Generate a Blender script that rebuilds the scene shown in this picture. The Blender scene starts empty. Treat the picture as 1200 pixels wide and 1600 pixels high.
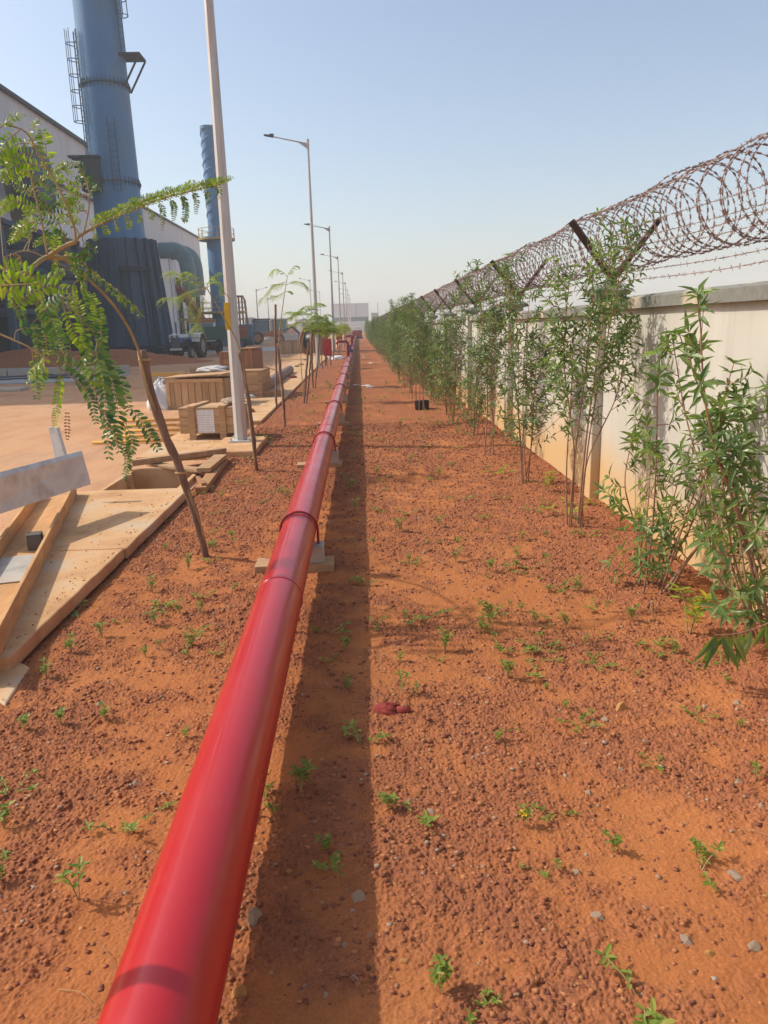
import bpy, math, random
import numpy as np
from mathutils import Matrix, Vector
R=math.radians
sc=bpy.context.scene; COL=sc.collection
# ------------------------------------------------------------------ camera
CAM_H=1.65; FPX=1155.0
CM=Matrix.Rotation(R(-1.5365),3,'Z')@Matrix.Rotation(R(90-14.0946),3,'X')@Matrix.Rotation(R(-1.5945),3,'Z')
cd=bpy.data.cameras.new('camera'); cam=bpy.data.objects.new('camera',cd); COL.objects.link(cam)
cd.sensor_fit='VERTICAL'; cd.sensor_height=36; cd.lens=36*FPX/1600; cd.clip_end=3000; cd.clip_start=0.05
cam.matrix_world=Matrix.Translation((0,0,CAM_H))@CM.to_4x4(); sc.camera=cam
# ------------------------------------------------------------------ sky, sun, exposure
SUN_E,SUN_A=R(42),R(13)      # elevation; the sun stands towards -X, a little ahead (+Y)
sv=Vector((-math.cos(SUN_E)*math.cos(SUN_A),math.cos(SUN_E)*math.sin(SUN_A),math.sin(SUN_E)))
w=bpy.data.worlds.new('World'); sc.world=w; w.use_nodes=True
nt=w.node_tree; bg=nt.nodes['Background']; sky=nt.nodes.new('ShaderNodeTexSky'); sky.sky_type='NISHITA'
sky.sun_disc=False; sky.sun_elevation=SUN_E; sky.sun_rotation=math.atan2(sv.x,sv.y)
sky.air_density=1.0; sky.dust_density=2.5; sky.ozone_density=.3; sky.altitude=0
nt.links.new(sky.outputs[0],bg.inputs[0]); bg.inputs[1].default_value=0.142
sl=bpy.data.lights.new('sun','SUN'); sl.energy=3.0; sl.angle=R(0.6); sl.color=(1,.93,.82)
so=bpy.data.objects.new('sun',sl); COL.objects.link(so); so.rotation_euler=sv.to_track_quat('Z','Y').to_euler()
sc.view_settings.view_transform='Standard'; sc.view_settings.look='None'; sc.view_settings.exposure=0.42; sc.view_settings.gamma=1
sc.render.engine='CYCLES'; sc.cycles.volume_bounces=2; sc.cycles.max_bounces=10
rng=random.Random(7); nr=np.random.RandomState(5)
# ------------------------------------------------------------------ measuring helpers: a sight line cut by a plane of known depth or height
def _ray(px,py): return CM@Vector(((px-600)/FPX,-(py-800)/FPX,-1))
def at(px,py,Y): d=_ray(px,py); return Vector((0,0,CAM_H))+d*(Y/d.y)
def gr(px,py,z=0.0): d=_ray(px,py); return Vector((0,0,CAM_H))+d*((z-CAM_H)/d.z)
def wl(px,py,X): d=_ray(px,py); return Vector((0,0,CAM_H))+d*(X/d.x)
# ------------------------------------------------------------------ object helpers
def tag(o,label=None,cat=None,group=None,kind=None):
    if label: o['label']=label
    if cat: o['category']=cat
    if group: o['group']=group
    if kind: o['kind']=kind
    return o
def empty(name,loc=(0,0,0),rz=0,label=None,cat=None,group=None):
    o=bpy.data.objects.new(name,None); COL.objects.link(o); o.location=loc; o.rotation_euler=(0,0,rz); o.empty_display_size=.2
    return tag(o,label,cat,group)
def copy_tree(o,parent=None):
    c=o.copy(); COL.objects.link(c); c.parent=parent
    for ch in list(o.children): copy_tree(ch,c)
    return c
def link(name,me,mat,parent=None,smooth=False,bevel=0,world=False):
    o=bpy.data.objects.new(name,me); COL.objects.link(o)
    if mat: me.materials.append(mat)
    if smooth: me.polygons.foreach_set('use_smooth',[True]*len(me.polygons))
    if parent:
        o.parent=parent
        if world:
            r=parent
            off=Vector(r.location)
            while r.parent: r=r.parent; off=off+Vector(r.location)
            me.transform(Matrix.Translation(-off))
    if bevel:
        b=o.modifiers.new('b','BEVEL'); b.width=bevel; b.segments=2; b.limit_method='ANGLE'; b.angle_limit=R(40)
    return o
class MB:
    def __init__(s): s.v=[]; s.f=[]
    def add(s,vs,fs):
        n=len(s.v); s.v+= [tuple(v) for v in vs]; s.f+=[tuple(i+n for i in f) for f in fs]; return s
    def box(s,x0,x1,y0,y1,z0,z1,M=None):
        vs=[Vector((x,y,z)) for z in (z0,z1) for y in (y0,y1) for x in (x0,x1)]
        if M: vs=[M@v for v in vs]
        return s.add(vs,[(0,2,3,1),(4,5,7,6),(0,1,5,4),(2,6,7,3),(0,4,6,2),(1,3,7,5)])
    def hexa(s,p,th):   # a board: quad p (4 points) thickened by vector th
        p=[Vector(q) for q in p]; q=[a+Vector(th) for a in p]
        return s.add(p+q,[(0,3,2,1),(4,5,6,7),(0,1,5,4),(1,2,6,5),(2,3,7,6),(3,0,4,7)])
    def tube(s,pts,rad,n=8,cap=True,tw=0):
        pts=[Vector(p) for p in pts]
        if not hasattr(rad,'__len__'): rad=[rad]*len(pts)
        base=len(s.v); up=None
        for i,p in enumerate(pts):
            t=(pts[min(i+1,len(pts)-1)]-pts[max(i-1,0)]).normalized()
            if up is None: up=t.orthogonal().normalized() if abs(t.z)<.9 else Vector((1,0,0))
            up=(up-t*up.dot(t)).normalized(); b=t.cross(up)
            for k in range(n):
                a=2*math.pi*k/n+tw; s.v.append(tuple(p+(up*math.cos(a)+b*math.sin(a))*rad[i]))
        for i in range(len(pts)-1):
            for k in range(n):
                a=base+i*n+k; b_=base+i*n+(k+1)%n; s.f.append((a,b_,b_+n,a+n))
        if cap:
            s.f.append(tuple(base+k for k in range(n))[::-1]); s.f.append(tuple(base+(len(pts)-1)*n+k for k in range(n)))
        return s
    def lathe(s,c,prof,n=24,axis='Z',cap=True):
        base=len(s.v); c=Vector(c)
        for (r,h) in prof:
            for k in range(n):
                a=2*math.pi*k/n; u,v=r*math.cos(a),r*math.sin(a)
                s.v.append(tuple(c+{'Z':Vector((u,v,h)),'X':Vector((h,u,v)),'Y':Vector((v,h,u))}[axis]))
        for i in range(len(prof)-1):
            for k in range(n):
                a=base+i*n+k; b_=base+i*n+(k+1)%n; s.f.append((a,b_,b_+n,a+n))
        if cap:
            s.f.append(tuple(base+k for k in range(n))[::-1]); s.f.append(tuple(base+(len(prof)-1)*n+k for k in range(n)))
        return s
    def build(s,name,mat,parent=None,smooth=False,bevel=0,world=False,auto=False):
        me=bpy.data.meshes.new(name); me.from_pydata(s.v,[],s.f); me.update()
        o=link(name,me,mat,parent,smooth,bevel,world)
        if auto:
            me.polygons.foreach_set('use_smooth',[True]*len(me.polygons))
            me.set_sharp_from_angle(angle=R(40))
        return o
def root_at(name,loc,label,cat,group=None,rz=0): return empty(name,loc,rz,label,cat,group)
# ------------------------------------------------------------------ materials
def nodes(name):
    m=bpy.data.materials.new(name); m.use_nodes=True; t=m.node_tree; return m,t,t.nodes,t.links,t.nodes['Principled BSDF']
def N(t,typ,**k):
    n=t.nodes.new('ShaderNode'+typ)
    for a,b in k.items():
        if a in n.inputs: n.inputs[a].default_value=b
        else: setattr(n,a,b)
    return n
def ramp(t,src,stops):
    r=t.nodes.new('ShaderNodeValToRGB'); e=r.color_ramp.elements
    while len(e)<len(stops): e.new(.5)
    for i,(p,c) in enumerate(stops): e[i].position=p; e[i].color=(*c,1) if len(c)==3 else c
    t.links.new(src,r.inputs[0]); return r.outputs[0]
def mixc(t,f,a,b,mode='MIX'):
    m=t.nodes.new('ShaderNodeMix'); m.data_type='RGBA'; m.blend_type=mode
    for inp,v in ((m.inputs[0],f),(m.inputs[6],a),(m.inputs[7],b)):
        if isinstance(v,(int,float)): inp.default_value=v
        elif isinstance(v,tuple): inp.default_value=(*v,1)
        else: t.links.new(v,inp)
    return m.outputs[2]
def coords(t,scale=(1,1,1),kind='Object'):
    c=t.nodes.new('ShaderNodeTexCoord'); mp=t.nodes.new('ShaderNodeMapping'); mp.inputs['Scale'].default_value=scale
    t.links.new(c.outputs[kind],mp.inputs[0]); return mp.outputs[0]
def noise(t,vec,scale,detail=4,rough=.55,dist=0):
    n=t.nodes.new('ShaderNodeTexNoise'); n.inputs['Scale'].default_value=scale; n.inputs['Detail'].default_value=detail
    n.inputs['Roughness'].default_value=rough; n.inputs['Distortion'].default_value=dist; t.links.new(vec,n.inputs['Vector']); return n.outputs['Fac']
def bump(t,b,h,strength=.4,dist=.01):
    n=t.nodes.new('ShaderNodeBump'); n.inputs['Strength'].default_value=strength; n.inputs['Distance'].default_value=dist
    t.links.new(h,n.inputs['Height']); t.links.new(n.outputs[0],b.inputs['Normal']); return n
def mat_var(name,c1,c2,scale=3,rough=.8,bs=.3,bd=.005,stretch=(1,1,1),metal=0,c3=None,spec=.3,bscale=None):
    m,t,ns,ls,b=nodes(name); v=coords(t,stretch); n=noise(t,v,scale,6,.6)
    st=[(.3,c1),(.7,c2)]
    if c3: st=[(.3,c1),(.5,c2),(.68,c3)]
    ls.new(ramp(t,n,st),b.inputs['Base Color']); b.inputs['Roughness'].default_value=rough; b.inputs['Metallic'].default_value=metal
    b.inputs['Specular IOR Level'].default_value=spec
    if bs: bump(t,b,noise(t,v,bscale or scale*6,5,.7),bs,bd)
    return m
def mat_wood(name,c1,c2,axis='X',knots=True,dust=.35):
    m,t,ns,ls,b=nodes(name); s={'X':(1,14,14),'Y':(14,1,14),'Z':(14,14,1)}[axis]
    v=coords(t,s); n=noise(t,v,1.6,6,.65,.6); v2=coords(t); n2=noise(t,v2,5,4,.6)
    g=t.nodes.new('ShaderNodeNewGeometry')
    c=ramp(t,n,[(.28,c1),(.72,c2)])
    isl=ramp(t,g.outputs['Random Per Island'],[(0,(.62,.6,.58)),(1,(1.1,1.08,1.05))])
    c=mixc(t,1.0,c,isl,'MULTIPLY')
    c=mixc(t,ramp(t,n2,[(.45,(0,0,0)),(.75,(dust,dust,dust))]),c,(.42,.2,.1))
    ls.new(c,b.inputs['Base Color']); b.inputs['Roughness'].default_value=.85; b.inputs['Specular IOR Level'].default_value=.2
    bump(t,b,n,.35,.004); return m
def mat_leaf(name,c1,c2,c3,trans=.35,rough=.45):
    m,t,ns,ls,b=nodes(name); g=t.nodes.new('ShaderNodeNewGeometry'); v=coords(t); n=noise(t,v,9,3)
    c=ramp(t,g.outputs['Random Per Island'],[(0,c1),(.55,c2),(1,c3)])
    c=mixc(t,1.0,c,ramp(t,n,[(.3,(.8,.85,.8)),(.7,(1.15,1.1,1))]),'MULTIPLY')
    ls.new(c,b.inputs['Base Color']); b.inputs['Roughness'].default_value=rough; b.inputs['Specular IOR Level'].default_value=.35
    tr=t.nodes.new('ShaderNodeBsdfTranslucent'); ls.new(mixc(t,1.0,c,(1.5,1.6,.5),'MULTIPLY'),tr.inputs[0])
    mx=t.nodes.new('ShaderNodeMixShader'); mx.inputs[0].default_value=trans
    ls.new(b.outputs[0],mx.inputs[1]); ls.new(tr.outputs[0],mx.inputs[2]); ls.new(mx.outputs[0],ns['Material Output'].inputs[0]); return m
def mat_plain(name,c,rough=.6,metal=0,spec=.4): 
    c2=tuple(x*.72 for x in c); return mat_var(name,c2,c,7,rough,.12,.002,metal=metal,spec=spec)

M={}
# soil: smooth orange silt, redder crumbs (attribute 'clod' holds where crumbs lie)
def crumb_mat():
    m,t,ns,ls,b=nodes('soil_crumb'); g=t.nodes.new('ShaderNodeNewGeometry'); n=noise(t,coords(t),120,4,.7)
    c=ramp(t,g.outputs['Random Per Island'],[(0,(.20,.075,.05)),(.35,(.29,.108,.06)),(.7,(.39,.15,.07)),(.9,(.48,.21,.085)),(.975,(.36,.22,.14)),(1,(.40,.31,.24))])
    c=mixc(t,1.0,c,ramp(t,n,[(.3,(.7,.7,.7)),(.7,(1.15,1.15,1.15))]),'MULTIPLY')
    ls.new(c,b.inputs['Base Color']); b.inputs['Roughness'].default_value=.95; b.inputs['Specular IOR Level'].default_value=.1; bump(t,b,n,.5,.002); return m
def soil_mat():
    m,t,ns,ls,b=nodes('red_soil'); v=coords(t)
    a=t.nodes.new('ShaderNodeAttribute'); a.attribute_name='clod'
    n1=noise(t,v,1.1,4,.6); n2=noise(t,v,22,5,.7); n3=noise(t,v,150,4,.7)
    silt=ramp(t,n1,[(.3,(.39,.140,.050)),(.7,(.49,.190,.070))])
    crumb=ramp(t,n2,[(.3,(.25,.092,.054)),(.7,(.38,.148,.072))])
    f=t.nodes.new('ShaderNodeMath'); f.operation='MULTIPLY_ADD'; f.use_clamp=True
    ls.new(a.outputs['Fac'],f.inputs[0]); f.inputs[1].default_value=.78; f.inputs[2].default_value=0.0
    c=mixc(t,f.outputs[0],silt,crumb)
    c=mixc(t,1.0,c,ramp(t,n3,[(.3,(.72,.70,.68)),(.7,(1.12,1.1,1.05))]),'MULTIPLY')
    ls.new(c,b.inputs['Base Color']); b.inputs['Roughness'].default_value=.95; b.inputs['Specular IOR Level'].default_value=.1
    bump(t,b,noise(t,v,90,6,.75),.6,.006); return m
M['soil']=soil_mat()
M['clod']=mat_var('soil_crumb',(.22,.08,.046),(.36,.135,.065),14,.95,.5,.004,spec=.1,c3=(.46,.19,.08))
M['ground']=mat_var('laterite_ground',(.36,.13,.06),(.47,.19,.09),.35,.95,.5,.02,c3=(.42,.22,.13),bscale=25,spec=.1)
def road_mat():
    m,t,ns,ls,b=nodes('dusty_road'); v=coords(t); vs=coords(t,(1,.25,1)); 
    n=noise(t,v,.35,5,.6); n2=noise(t,vs,2.2,6,.7,.4); n3=noise(t,v,40,5,.7)
    c=ramp(t,n,[(.3,(.50,.255,.13)),(.5,(.60,.335,.18)),(.75,(.54,.34,.21))])
    c=mixc(t,ramp(t,n2,[(.45,(0,0,0)),(.75,(.7,.7,.7))]),c,(.40,.20,.11))
    c=mixc(t,ramp(t,noise(t,v,9,5,.8),[(.58,(0,0,0)),(.70,(.55,.55,.55))]),c,(.33,.15,.085))
    c=mixc(t,1.0,c,ramp(t,n3,[(.3,(.78,.76,.74)),(.7,(1.1,1.1,1.1))]),'MULTIPLY')
    ls.new(c,b.inputs['Base Color']); b.inputs['Roughness'].default_value=.95; b.inputs['Specular IOR Level'].default_value=.12
    bump(t,b,n3,.5,.01); return m
M['road']=road_mat()
M['dust_concrete']=mat_var('dusty_concrete',(.46,.25,.12),(.60,.36,.18),2.6,.92,.4,.004,c3=(.55,.42,.28),bscale=30,spec=.15)
M['concrete']=mat_var('grey_concrete',(.30,.28,.25),(.46,.43,.38),3,.9,.4,.004,c3=(.5,.38,.28),bscale=40,spec=.2)
M['pave']=mat_var('pale_pavement',(.34,.33,.30),(.46,.44,.40),.2,.9,.2,.01,bscale=5)
def wall_mat():
    m,t,ns,ls,b=nodes('cream_wall'); v=coords(t); vs=coords(t,(1,3,.25))
    n=noise(t,v,1.3,5,.6); ns_=noise(t,vs,2.2,5,.65); sp=t.nodes.new('ShaderNodeSeparateXYZ'); ls.new(v,sp.inputs[0])
    c=ramp(t,n,[(.3,(.46,.435,.37)),(.7,(.54,.515,.45))])
    c=mixc(t,ramp(t,ns_,[(.5,(0,0,0)),(.78,(.45,.45,.45))]),c,(.33,.30,.25))
    md=t.nodes.new('ShaderNodeMath'); md.operation='MULTIPLY_ADD'; ls.new(n,md.inputs[0]); md.inputs[1].default_value=-.55; ls.new(sp.outputs[2],md.inputs[2])
    f=ramp(t,md.outputs[0],[(0,(1,1,1)),(.14,(.7,.7,.7)),(.46,(0,0,0))])
    c=mixc(t,f,c,(.56,.37,.18))
    ls.new(c,b.inputs['Base Color']); b.inputs['Roughness'].default_value=.88; b.inputs['Specular IOR Level'].default_value=.2
    bump(t,b,noise(t,v,60,6,.7),.25,.003); return m
M['wall']=wall_mat()
def coping_mat():
    m,t,ns,ls,b=nodes('weathered_coping'); v=coords(t,(1,.8,1)); n=noise(t,v,1.4,3,.5)
    c=ramp(t,n,[(.50,(.20,.20,.17)),(.56,(.50,.42,.31))]); n2=noise(t,coords(t),25,5,.7)
    c=mixc(t,1.0,c,ramp(t,n2,[(.3,(.75,.75,.75)),(.7,(1.1,1.1,1.1))]),'MULTIPLY')
    ls.new(c,b.inputs['Base Color']); b.inputs['Roughness'].default_value=.9; bump(t,b,n2,.3,.003); return m
M['coping']=coping_mat()
def pipe_mat():
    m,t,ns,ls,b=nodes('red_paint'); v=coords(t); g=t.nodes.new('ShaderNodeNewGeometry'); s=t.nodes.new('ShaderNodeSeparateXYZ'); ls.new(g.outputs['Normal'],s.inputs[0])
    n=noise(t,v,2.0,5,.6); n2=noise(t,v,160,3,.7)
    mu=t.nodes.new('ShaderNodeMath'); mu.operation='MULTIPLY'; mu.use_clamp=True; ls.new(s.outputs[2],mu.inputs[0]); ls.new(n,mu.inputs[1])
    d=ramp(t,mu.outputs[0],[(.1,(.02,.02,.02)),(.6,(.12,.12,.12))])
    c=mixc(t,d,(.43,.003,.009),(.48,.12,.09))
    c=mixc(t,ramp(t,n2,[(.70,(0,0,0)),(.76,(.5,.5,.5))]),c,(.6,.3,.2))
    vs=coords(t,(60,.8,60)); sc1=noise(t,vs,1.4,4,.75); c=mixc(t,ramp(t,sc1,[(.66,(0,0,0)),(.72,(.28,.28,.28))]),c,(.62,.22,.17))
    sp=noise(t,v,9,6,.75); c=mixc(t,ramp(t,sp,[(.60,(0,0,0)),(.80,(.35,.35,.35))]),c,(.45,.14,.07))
    ls.new(c,b.inputs['Base Color']); b.inputs['Roughness'].default_value=.33; b.inputs['Coat Weight'].default_value=.30; b.inputs['Coat Roughness'].default_value=.08
    r=ramp(t,n,[(.3,(.26,)*3),(.7,(.42,)*3)]); ls.new(r,b.inputs['Roughness']); bump(t,b,noise(t,coords(t,(1,.15,1)),5,2),.12,.003); return m
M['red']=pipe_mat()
M['red_dark']=mat_plain('dark_red_paint',(.36,.012,.014),.4)
M['blue_valve']=mat_plain('blue_valve_paint',(.02,.10,.34),.4)
M['galv']=mat_var('galvanised_steel',(.40,.39,.36),(.56,.55,.51),3,.55,.1,.002,stretch=(4,4,.3),metal=.25,c3=(.48,.40,.34))
M['lamp_grey']=mat_plain('lamp_grey',(.12,.13,.15),.5)
M['yellow']=mat_plain('yellow_paint',(.75,.48,.02),.6)
M['yellow_pole']=mat_var('yellow_bamboo',(.62,.30,.06),(.75,.42,.09),4,.7)
M['rust']=mat_var('rusty_wire',(.20,.12,.09),(.33,.22,.18),30,.75,0,metal=.25,c3=(.42,.37,.35))
M['rust_arm']=mat_var('rusty_angle',(.06,.045,.04),(.16,.10,.075),12,.8,.3,.002,metal=.2)
M['woodX']=mat_wood('crate_wood',(.44,.255,.13),(.68,.46,.26),'X',dust=.15)
M['woodZ']=mat_wood('crate_plank_wood',(.42,.24,.12),(.66,.45,.25),'Z',dust=.15)
M['woodY']=mat_wood('long_plank_wood',(.42,.21,.09),(.62,.36,.17),'Y')
M['wood_red']=mat_wood('red_brown_wood',(.34,.16,.08),(.52,.28,.155),'Z',dust=.2)
M['ply']=mat_var('shutter_ply',(.46,.24,.10),(.64,.37,.16),2,.85,.3,.002,stretch=(6,1,6))
M['white_ply']=mat_var('whitewashed_board',(.42,.35,.29),(.66,.63,.58),3.2,.75,.2,.002,c3=(.56,.51,.45),bscale=20)
M['dark_steel']=mat_plain('dark_steel',(.085,.07,.065),.6,.3)
M['stake']=mat_var('stake_bark',(.16,.09,.06),(.34,.22,.15),14,.9,1.0,.012,stretch=(1,1,.25))
M['stem']=mat_var('green_brown_stem',(.30,.20,.09),(.42,.33,.16),9,.7,.3,.002)
M['redstem']=mat_var('shrub_stem',(.26,.12,.08),(.38,.22,.13),9,.75,.3,.002)
M['leaf_near']=mat_leaf('sapling_leaf',(.15,.26,.035),(.24,.36,.045),(.36,.43,.08),.5,.4)
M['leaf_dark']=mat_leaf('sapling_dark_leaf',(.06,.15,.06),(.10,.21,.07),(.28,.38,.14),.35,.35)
M['leaf_dead']=mat_leaf('dead_leaf',(.25,.08,.03),(.32,.14,.06),(.35,.2,.08),.25,.7)
M['shrub']=mat_leaf('shrub_leaf',(.075,.125,.048),(.12,.185,.065),(.22,.29,.11),.33,.35)
M['shrub_near']=mat_leaf('near_shrub_leaf',(.095,.16,.055),(.15,.225,.075),(.27,.34,.13),.38,.35)
M['weed']=mat_leaf('weed_leaf',(.13,.21,.035),(.21,.30,.045),(.34,.34,.08),.4,.5)
M['grass_dry']=mat_plain('dry_stalk',(.50,.32,.15),.8)
M['yleaf']=mat_leaf('yellow_shoot',(.22,.34,.03),(.32,.40,.05),(.50,.36,.04),.4,.5)
M['flower']=mat_plain('yellow_petal',(.85,.50,.02),.6)
M['stone']=mat_var('grey_stone',(.24,.17,.12),(.37,.28,.20),18,.9,.6,.006,c3=(.44,.25,.13))
M['stone_o']=mat_var('ochre_stone',(.40,.19,.06),(.55,.28,.09),18,.9,.6,.006)
M['brick']=mat_var('broken_brick',(.22,.03,.025),(.34,.065,.05),40,.9,.6,.006)
M['poly']=mat_var('white_plastic',(.66,.64,.62),(.82,.80,.78),9,.4,.6,.02)
M['sack']=mat_var('grey_sack',(.40,.38,.36),(.60,.58,.55),9,.8,.5,.02)
M['black']=mat_plain('black_plastic',(.015,.015,.017),.45)
M['paper']=None
def paper():
    m,t,ns,ls,b=nodes('printed_paper'); v=coords(t); s=t.nodes.new('ShaderNodeSeparateXYZ'); ls.new(v,s.inputs[0])
    wv=t.nodes.new('ShaderNodeTexWave'); wv.bands_direction='Z'; wv.inputs['Scale'].default_value=9; wv.inputs['Distortion'].default_value=.0; ls.new(v,wv.inputs[0])
    n=noise(t,coords(t,(1,1,.2)),60,2)
    mu=t.nodes.new('ShaderNodeMath'); mu.operation='MULTIPLY'; ls.new(ramp(t,wv.outputs['Fac'],[(.6,(0,)*3),(.8,(1,)*3)]),mu.inputs[0]); ls.new(ramp(t,n,[(.4,(0,)*3),(.5,(.6,)*3)]),mu.inputs[1])
    ls.new(mixc(t,mu.outputs[0],(.70,.69,.70),(.35,.33,.36)),b.inputs['Base Color']); b.inputs['Roughness'].default_value=.7; return m
M['paper']=paper()
def clad(name,c,freq):
    m,t,ns,ls,b=nodes(name); v=coords(t); wv=t.nodes.new('ShaderNodeTexWave'); wv.bands_direction='Y'; wv.wave_profile='TRI'; wv.inputs['Scale'].default_value=freq; ls.new(v,wv.inputs[0])
    n=noise(t,coords(t,(1,1,.12)),.8,4,.6)
    cc=mixc(t,1.0,c,ramp(t,n,[(.3,(.82,.82,.82)),(.7,(1.05,1.05,1.05))]),'MULTIPLY')
    cc=mixc(t,1.0,cc,ramp(t,wv.outputs['Fac'],[(.0,(.80,.80,.80)),(.12,(1,1,1))]),'MULTIPLY')
    ls.new(cc,b.inputs['Base Color']); b.inputs['Roughness'].default_value=.5; bump(t,b,wv.outputs['Fac'],.5,.05); return m
M['clad']=clad('grey_cladding',(.60,.585,.57),.5)
M['clad_white']=clad('pale_cladding',(.74,.74,.75),.12)
M['clad_far']=mat_plain('far_cladding',(.62,.63,.63),.6)
M['chim']=mat_var('blue_grey_steel',(.05,.155,.30),(.08,.20,.37),.5,.5,.15,.01,stretch=(1,1,.3),c3=(.14,.215,.28),bscale=2)
M['chim_dark']=mat_var('dark_blue_steel',(.045,.070,.105),(.075,.115,.165),.6,.6,.2,.01,stretch=(1,1,.3),bscale=2)
M['teal']=mat_var('teal_duct',(.10,.17,.18),(.15,.23,.24),.8,.5,.1,.01,bscale=2)
M['ind_dark']=mat_plain('dark_plant_steel',(.045,.048,.055),.7)  # one even near-black tone, for steel parts and the hall interior
M['brown_duct']=mat_var('brown_grey_duct',(.10,.085,.08),(.16,.135,.12),.6,.6,.1,.01,bscale=2)
M['rail']=mat_plain('yellow_rail',(.52,.34,.10),.6)
M['rustred']=mat_var('rust_red_steel',(.26,.09,.05),(.38,.15,.09),1.5,.8,.2,.01,bscale=6)
M['green_p']=mat_plain('green_paint',(.06,.15,.10),.6)
M['blue_p']=mat_plain('blue_paint',(.03,.15,.55),.4)
M['white_p']=mat_plain('white_paint',(.75,.75,.73),.4)
M['tyre']=mat_var('dusty_tyre',(.035,.030,.028),(.11,.085,.07),5,.9,.3,.01)
M['rim']=mat_plain('rim_tan',(.40,.30,.22),.6)
M['glass']=mat_plain('cab_glass',(.20,.26,.30),.15)
M['orange']=mat_plain('orange_paint',(.60,.20,.06),.6)
M['cloth_g']=mat_plain('green_cloth',(.10,.30,.16),.9)
M['cloth_b']=mat_plain('navy_cloth',(.03,.04,.07),.9)
M['skin']=mat_plain('brown_skin',(.22,.11,.07),.6)
# ------------------------------------------------------------------ ground, road, soil bed
PX0,PX1,PY0,PY1=-2.80,-1.93,7.50,8.85      # the open drain pit
def ring_sheet(x0,x1,y0,y1,z):
    mb=MB(); v=[(x0,y0),(x1,y0),(x1,y1),(x0,y1),(PX0,PY0),(PX1,PY0),(PX1,PY1),(PX0,PY1)]
    mb.add([(a,b,z) for a,b in v],[(0,1,5,4),(1,2,6,5),(2,3,7,6),(3,0,4,7)]); return mb
tag(ring_sheet(-700,700,-60,850,-.05).build('ground',M['ground']),kind='structure')
tag(ring_sheet(-60,-1.86,-8,420,0).build('road',M['road']),kind='structure')
def vnoise(X,Y,s,seed):
    x=X/s; y=Y/s; xi=np.floor(x).astype(np.int64); yi=np.floor(y).astype(np.int64); fx=x-xi; fy=y-yi
    fx=fx*fx*(3-2*fx); fy=fy*fy*(3-2*fy)
    def h(a,b):
        n=(a*374761393+b*668265263+seed*974634777)&0x7fffffff; n=((n^(n>>13))*1274126177)&0x7fffffff; return ((n^(n>>16))&0xffff)/65535.
    return (h(xi,yi)*(1-fx)+h(xi+1,yi)*fx)*(1-fy)+(h(xi,yi+1)*(1-fx)+h(xi+1,yi+1)*fx)*fy
def crumbs(X,Y,s,seed,dens):
    x=X/s; y=Y/s; xi=np.floor(x).astype(np.int64); yi=np.floor(y).astype(np.int64); out=np.zeros_like(X)
    for dx in(-1,0,1):
        for dy in(-1,0,1):
            a=xi+dx; b=yi+dy
            n=(a*374761393+b*668265263+seed*83492791)&0x7fffffff; n=((n^(n>>13))*1274126177)&0x7fffffff; n=n^(n>>16)
            jx=(n&0xff)/255.; jy=((n>>8)&0xff)/255.; rr=.10+.50*(((n>>16)&0xff)/255.)**2; rr=rr*np.clip(dens,0,1)
            d2=(x-a-jx)**2+(y-b-jy)**2
            out=np.maximum(out,np.sqrt(np.clip(rr*rr-d2,0,None))*s)
    return out
def fbm(X,Y,s,seed,o=4): return sum(vnoise(X,Y,s/2**k,seed+k)*.5**k for k in range(o))/sum(.5**k for k in range(o))
def clodmask(X,Y):
    m=fbm(X+Y*.15,Y*.8,.55,3,4); m2=fbm(X,Y,.13,31,4)
    left=np.clip((-.6-X)/.5,0,1)*.06+np.clip((X-1.2)/.6,0,1)*.12+np.clip((Y-4.5)/4,0,1)*.07
    return np.clip((m*.5+m2*.5+left-.37)/.22,0,1)
def soil_h(X,Y,fine=True):
    m=clodmask(X,Y)
    h=.030*(fbm(X,Y,1.3,11,3)-.5)+.012*(fbm(X,Y,.22,17,3)-.5)+.012
    h=h+.05*np.exp(-((X-1.9)/.35)**2)*fbm(X,Y,.5,5,3)
    h=h-.03*np.clip((-1.72-X)/.12,0,1)
    if fine:
        wx=.012*(fbm(X,Y,.03,51,2)-.5); wy=.012*(fbm(X,Y,.03,53,2)-.5); A,B=X+wx,Y+wy
        rid=lambda sc_,sd:1-2*np.abs(vnoise(A,B,sc_,sd)-.5)
        h=h+m*crumbs(A,B,.060,1,.25+.6*vnoise(X,Y,.09,77))*.45+np.clip(m+.1,0,1)*crumbs(A,B,.022,4,.4+.6*vnoise(X,Y,.06,79))*.5
        h=h+np.clip(m+.35,0,1)*crumbs(A,B,.012,2,np.clip(.55+m,0,1))*.9+np.clip(m+.2,0,1)*crumbs(A,B,.0085,8,np.ones_like(X))*.9+np.clip(m+.35,0,1)*(.0035*rid(.017,61)+.003*rid(.009,63)+.006*rid(.045,65))+.0025*(vnoise(X,Y,.007,93)-.5)
    return h,m
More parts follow.
